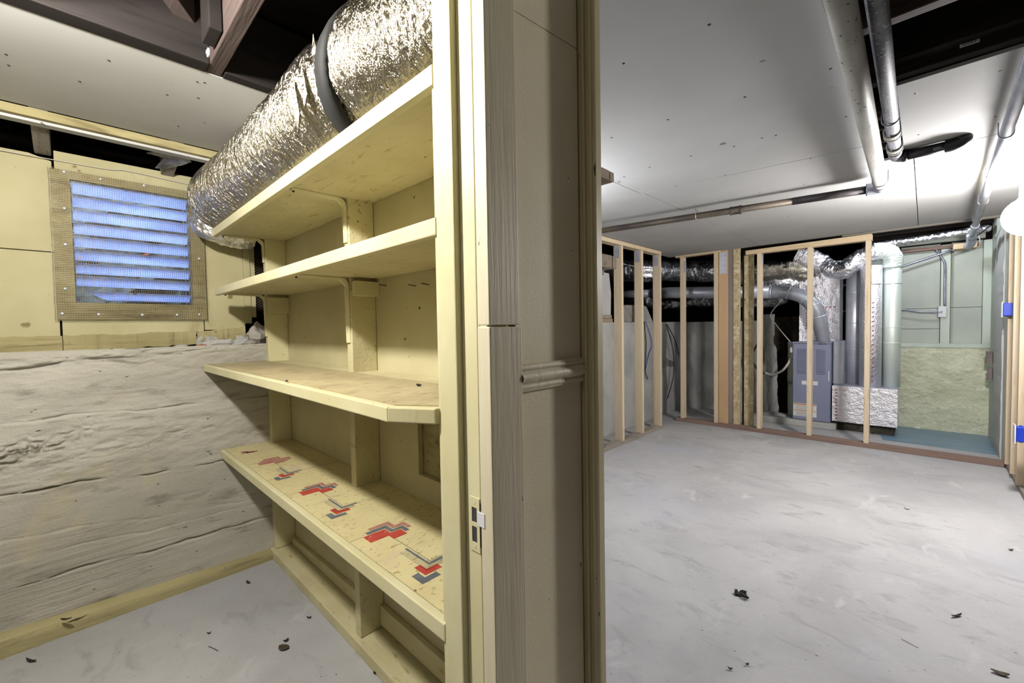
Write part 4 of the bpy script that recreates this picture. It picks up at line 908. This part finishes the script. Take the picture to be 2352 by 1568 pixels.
tag(MB().blob((-1.36, 6.13, .03), (.17, .08, .06), 17, 14, .3, 8).build('dirt_mound', conc_p), 'low pale dirt mound on the floor left of the furnace', 'dirt')

# junction box and conduits on the green wall
jb = root('junction_box', (.135, YG, 1.3), 'pale square junction box on the green wall', 'junction box')
p0, p1 = P(2155, 703, 'y', YG-.03), P(2174, 728, 'y', YG-.03)
box(p0[0], p1[0], YG-.032, YG+.04, p1[2], p0[2]).build('box', white_m, jb, bevel=.004)
zc = (p0[2]+p1[2])/2; MB().tube([(p0[0]-.01, YG-.035, zc), ((p0[0]+p1[0])/2, YG-.038, zc)], .009, 10).build('clamp', galv, jb, smooth=True)
wire('conduit', 'level grey cable entering the junction box from the left', [P(1930, 714, 'y', YG-.03), P(2000, 713, 'y', YG-.03), P(2072, 711, 'y', YG-.03), P(2115, 716, 'y', YG-.03), P(2157, 716, 'y', YG-.03)], .009, conduit_m)
wire('conduit', 'steel conduit rising from the junction box and kinking left at the top', [P(2170, 703, 'y', YG-.025), P(2170, 660, 'y', YG-.025), P(2170, 608, 'y', YG-.025), P(2163, 592, 'y', YG-.025), P(2150, 573, 'y', YG-.025)], .010, conduit_m)
wire('conduit', 'long steel conduit slanting across the top of the green wall', [P(1930, 658, 'y', YG-.05), P(2000, 634, 'y', YG-.05), P(2072, 612, 'y', YG-.05), P(2190, 573, 'y', YG-.05), P(2206, 567, 'y', YG-.05)], .0125, conduit_m)
wire('black_cable', 'black cable end sagging from the beam near the ceiling pipe', [P(2275, 518, 'y', 5.9), P(2262, 528, 'y', 6.0), P(2245, 540, 'y', 6.2), P(2235, 532, 'y', 6.3)], .006, wireb)
wire('white_cable', 'short white cable hanging below the ceiling pipe end', [P(2248, 540, 'y', 6.2), P(2251, 555, 'y', 6.2), P(2247, 572, 'y', 6.2)], .004, wirew)
tag(box(.20, .36, 6.15, 6.35, 1.92, 1.975).build('timber_offcut', pine_x, bevel=.003), 'short pale timber offcut under the end of the ceiling pipe', 'lumber')
# electrical boxes on the right studs
def elbox(label, y0, z0, h):
    r = root('outlet_box', (XR, y0, z0), label, 'electrical box', 'blue electrical boxes on the right stud wall')
    box(XR-.035, XR+.045, y0, y0+.055, z0, z0+h).build('box', blue_m, r, bevel=.004)
    box(XR-.043, XR-.036, y0-.012, y0+.067, z0-.012, z0+h+.012).build('cover_plate', white_m, r, bevel=.002)
    for z in (z0+h+.001, z0-.006): box(XR-.02, XR-.005, y0+.02, y0+.035, z, z+.006).build('lug', blue_m, r)
    return r
pq = P(2328, 993, 'x', XR-.04); elbox('lower blue electrical box with white cover plate near the floor, right stud wall', pq[1]-.06, pq[2]-.05, .10)
pq = P(2299, 711, 'x', XR-.04); elbox('upper blue electrical box with white cover plate at eye level, right stud wall', 5.14, pq[2]-.05, .10)

# =================================================================== LAMPS
def bulb(label, c, r, power, col, zt):
    o = root('hanging_bulb', (c[0], c[1], c[2]), label, 'light')
    pr = [(0, -r)]+[(r*math.sin(t), -r*math.cos(t)) for t in np.linspace(.2, 2.65, 14)]+[(r*.34, r*1.05)]
    MB().lathe(c, pr, 28).build('globe', emis('lamp_globe', col, power), o, smooth=True)
    MB().lathe(c, [(r*.36, r*1.0), (r*.38, r*1.05), (r*.38, r*1.55), (r*.2, r*1.75), (0, r*1.75)], 18).build('socket', white_m, o, smooth=True)
    MB().tube([(c[0], c[1], c[2]+r*1.7), (c[0], c[1], zt)], .004, 8).build('cord', wireb, o)
    return o
bulb('bright round globe bulb hanging beside the right stud wall', (.385, 3.47, 1.750), .10, BULB_RIGHT, (1, .975, .97, 1), ZC)
bulb('globe bulb hanging in the shelf room outside the picture', (-1.15, -.20, 1.985), .047, BULB_LEFT, (1, .965, .90, 1), 2.32)
bulb('added fill lamp, unseen, behind the camera', (-.30, -.95, 1.88), .06, FILL_HALL, (1, .97, .93, 1), ZC)  # no lamp known here; added to fill the hall and panel
bulb('added fill lamp, hidden behind the partition above the plank shelves', (-1.75, 1.9, 1.72), .06, FILL_FAR, (.94, .96, 1, 1), ZC)  # assumed lamp, added to even out light in the far room
bulb('added fill lamp, hidden in the joist bay over the furnace corner', (-.15, 5.88, 2.21), .045, FILL_BAY, (.86, .92, 1, 1), 2.32)  # assumed lamp, added to brighten the green wall and ducts

# =================================================================== FLOOR LITTER
def leaf(px, py, L, wd, ang, mm, label, curl=.006, name='dead_leaf', z=0.):
    p = P(px, py, 'z', z); c, s = math.cos(ang), math.sin(ang); m = MB(); n = 7; base = 0
    for k, dz in ((0, 0), (1, .0012)):
        for i in range(n):
            t = i/(n-1)*2-1; w = wd*(1-t*t)**.6+.0004; h = .002+curl*t*t
            for q in (-1, 0, 1):
                u, v = t*L/2, q*w/2
                m.v.append((p[0]+u*c-v*s, p[1]+u*s+v*c, z+h+abs(q)*.002+dz))
    N = n*3
    for k in (0, N):
        for i in range(n-1):
            for q in (0, 1): m.f.append((k+i*3+q, k+i*3+q+1, k+i*3+q+4, k+i*3+q+3))
    return tag(m.build(name, mm, smooth=True), label, 'leaf', 'dead leaves on the floor')
r = root('leaf_clump', tuple(P(1703, 1365, 'z', 0)), 'black shrivelled leaf clump in the middle of the right-hand floor', 'leaf')
p = P(1703, 1366, 'z', 0)
for i in range(7):
    q = p+np.array([random.uniform(-.022, .022), random.uniform(-.02, .02), .006+.003*(i % 3)])
    MB().blob(q, (random.uniform(.008, .016), random.uniform(.006, .012), .006), 50+i, 8, .6, 6).build('leaf_fragment', leaf_b, r)
leaf(2197, 1416, .055, .010, .95, leaf_b, 'thin curved black leaf on the floor at the far right', .008)
leaf(2297, 1548, .045, .02, .2, leaf_m, 'grey-brown leaf on the floor in the bottom right corner')
leaf(2322, 1264, .02, .012, .4, leaf_b, 'small dark leaf crumb on the floor near the right wall')
leaf(2083, 1170, .03, .006, -.3, leaf_b, 'thin dark sliver on the floor below the blue painted patch')
leaf(1677, 1538, .016, .008, .3, leaf_b, 'left of two dark specks at the bottom of the right-hand floor')
leaf(1716, 1528, .012, .008, .8, leaf_b, 'right of two dark specks at the bottom of the right-hand floor')
leaf(652, 1489, .045, .03, .5, leaf_m, 'broad grey-brown leaf on the floor in front of the shelf wall', .004)
leaf(657, 1473, .02, .012, 1.6, leaf_b, 'small dark leaf crumb just above the broad leaf by the shelf wall')
leaf(480, 1456, .014, .006, 1.2, leaf_b, 'tiny dark leaf on the floor below the left wall sill')
leaf(710, 1420, .02, .008, .8, leaf_m, 'small curled leaf on the floor near the shelf wall sill')
leaf(842, 1502, .03, .012, -.9, leaf_m, 'curled leaf beside the shelf wall sill near the bottom edge', .01)
leaf(862, 1545, .028, .014, -.5, leaf_m, 'lowest curled leaf against the shelf wall sill', .01)
leaf(570, 1339, .03, .012, .2, leaf_m, 'grey leaf on the floor in front of the left sill corner')
leaf(72, 1520, .05, .010, .6, leaf_b, 'long dark twisted leaf at the foot of the left sill', .01)
leaf(152, 1424, .04, .012, .9, leaf_m, 'dry narrow leaf lying on the left wall sill timber', .006, z=.078)
for px, py, a, L, lab in ((490, 1490, .35, .06, 'thin twig on the floor left of the broad leaf'), (1730+360, 1478, -.35, .05, 'pale splinter on the floor near the bottom right')):
    p = P(px, py, 'z', 0); d = np.array([math.cos(a), math.sin(a), 0])*L/2
    tag(MB().tube([p-d+np.array([0, 0, .002]), p+np.array([0, 0, .003]), p+d+np.array([0, 0, .002])], .0012, 6).build('twig', twig_m if px > 1000 else leaf_m), lab, 'twig')
for o in bpy.data.objects:
    if '_o' in o: del o['_o']
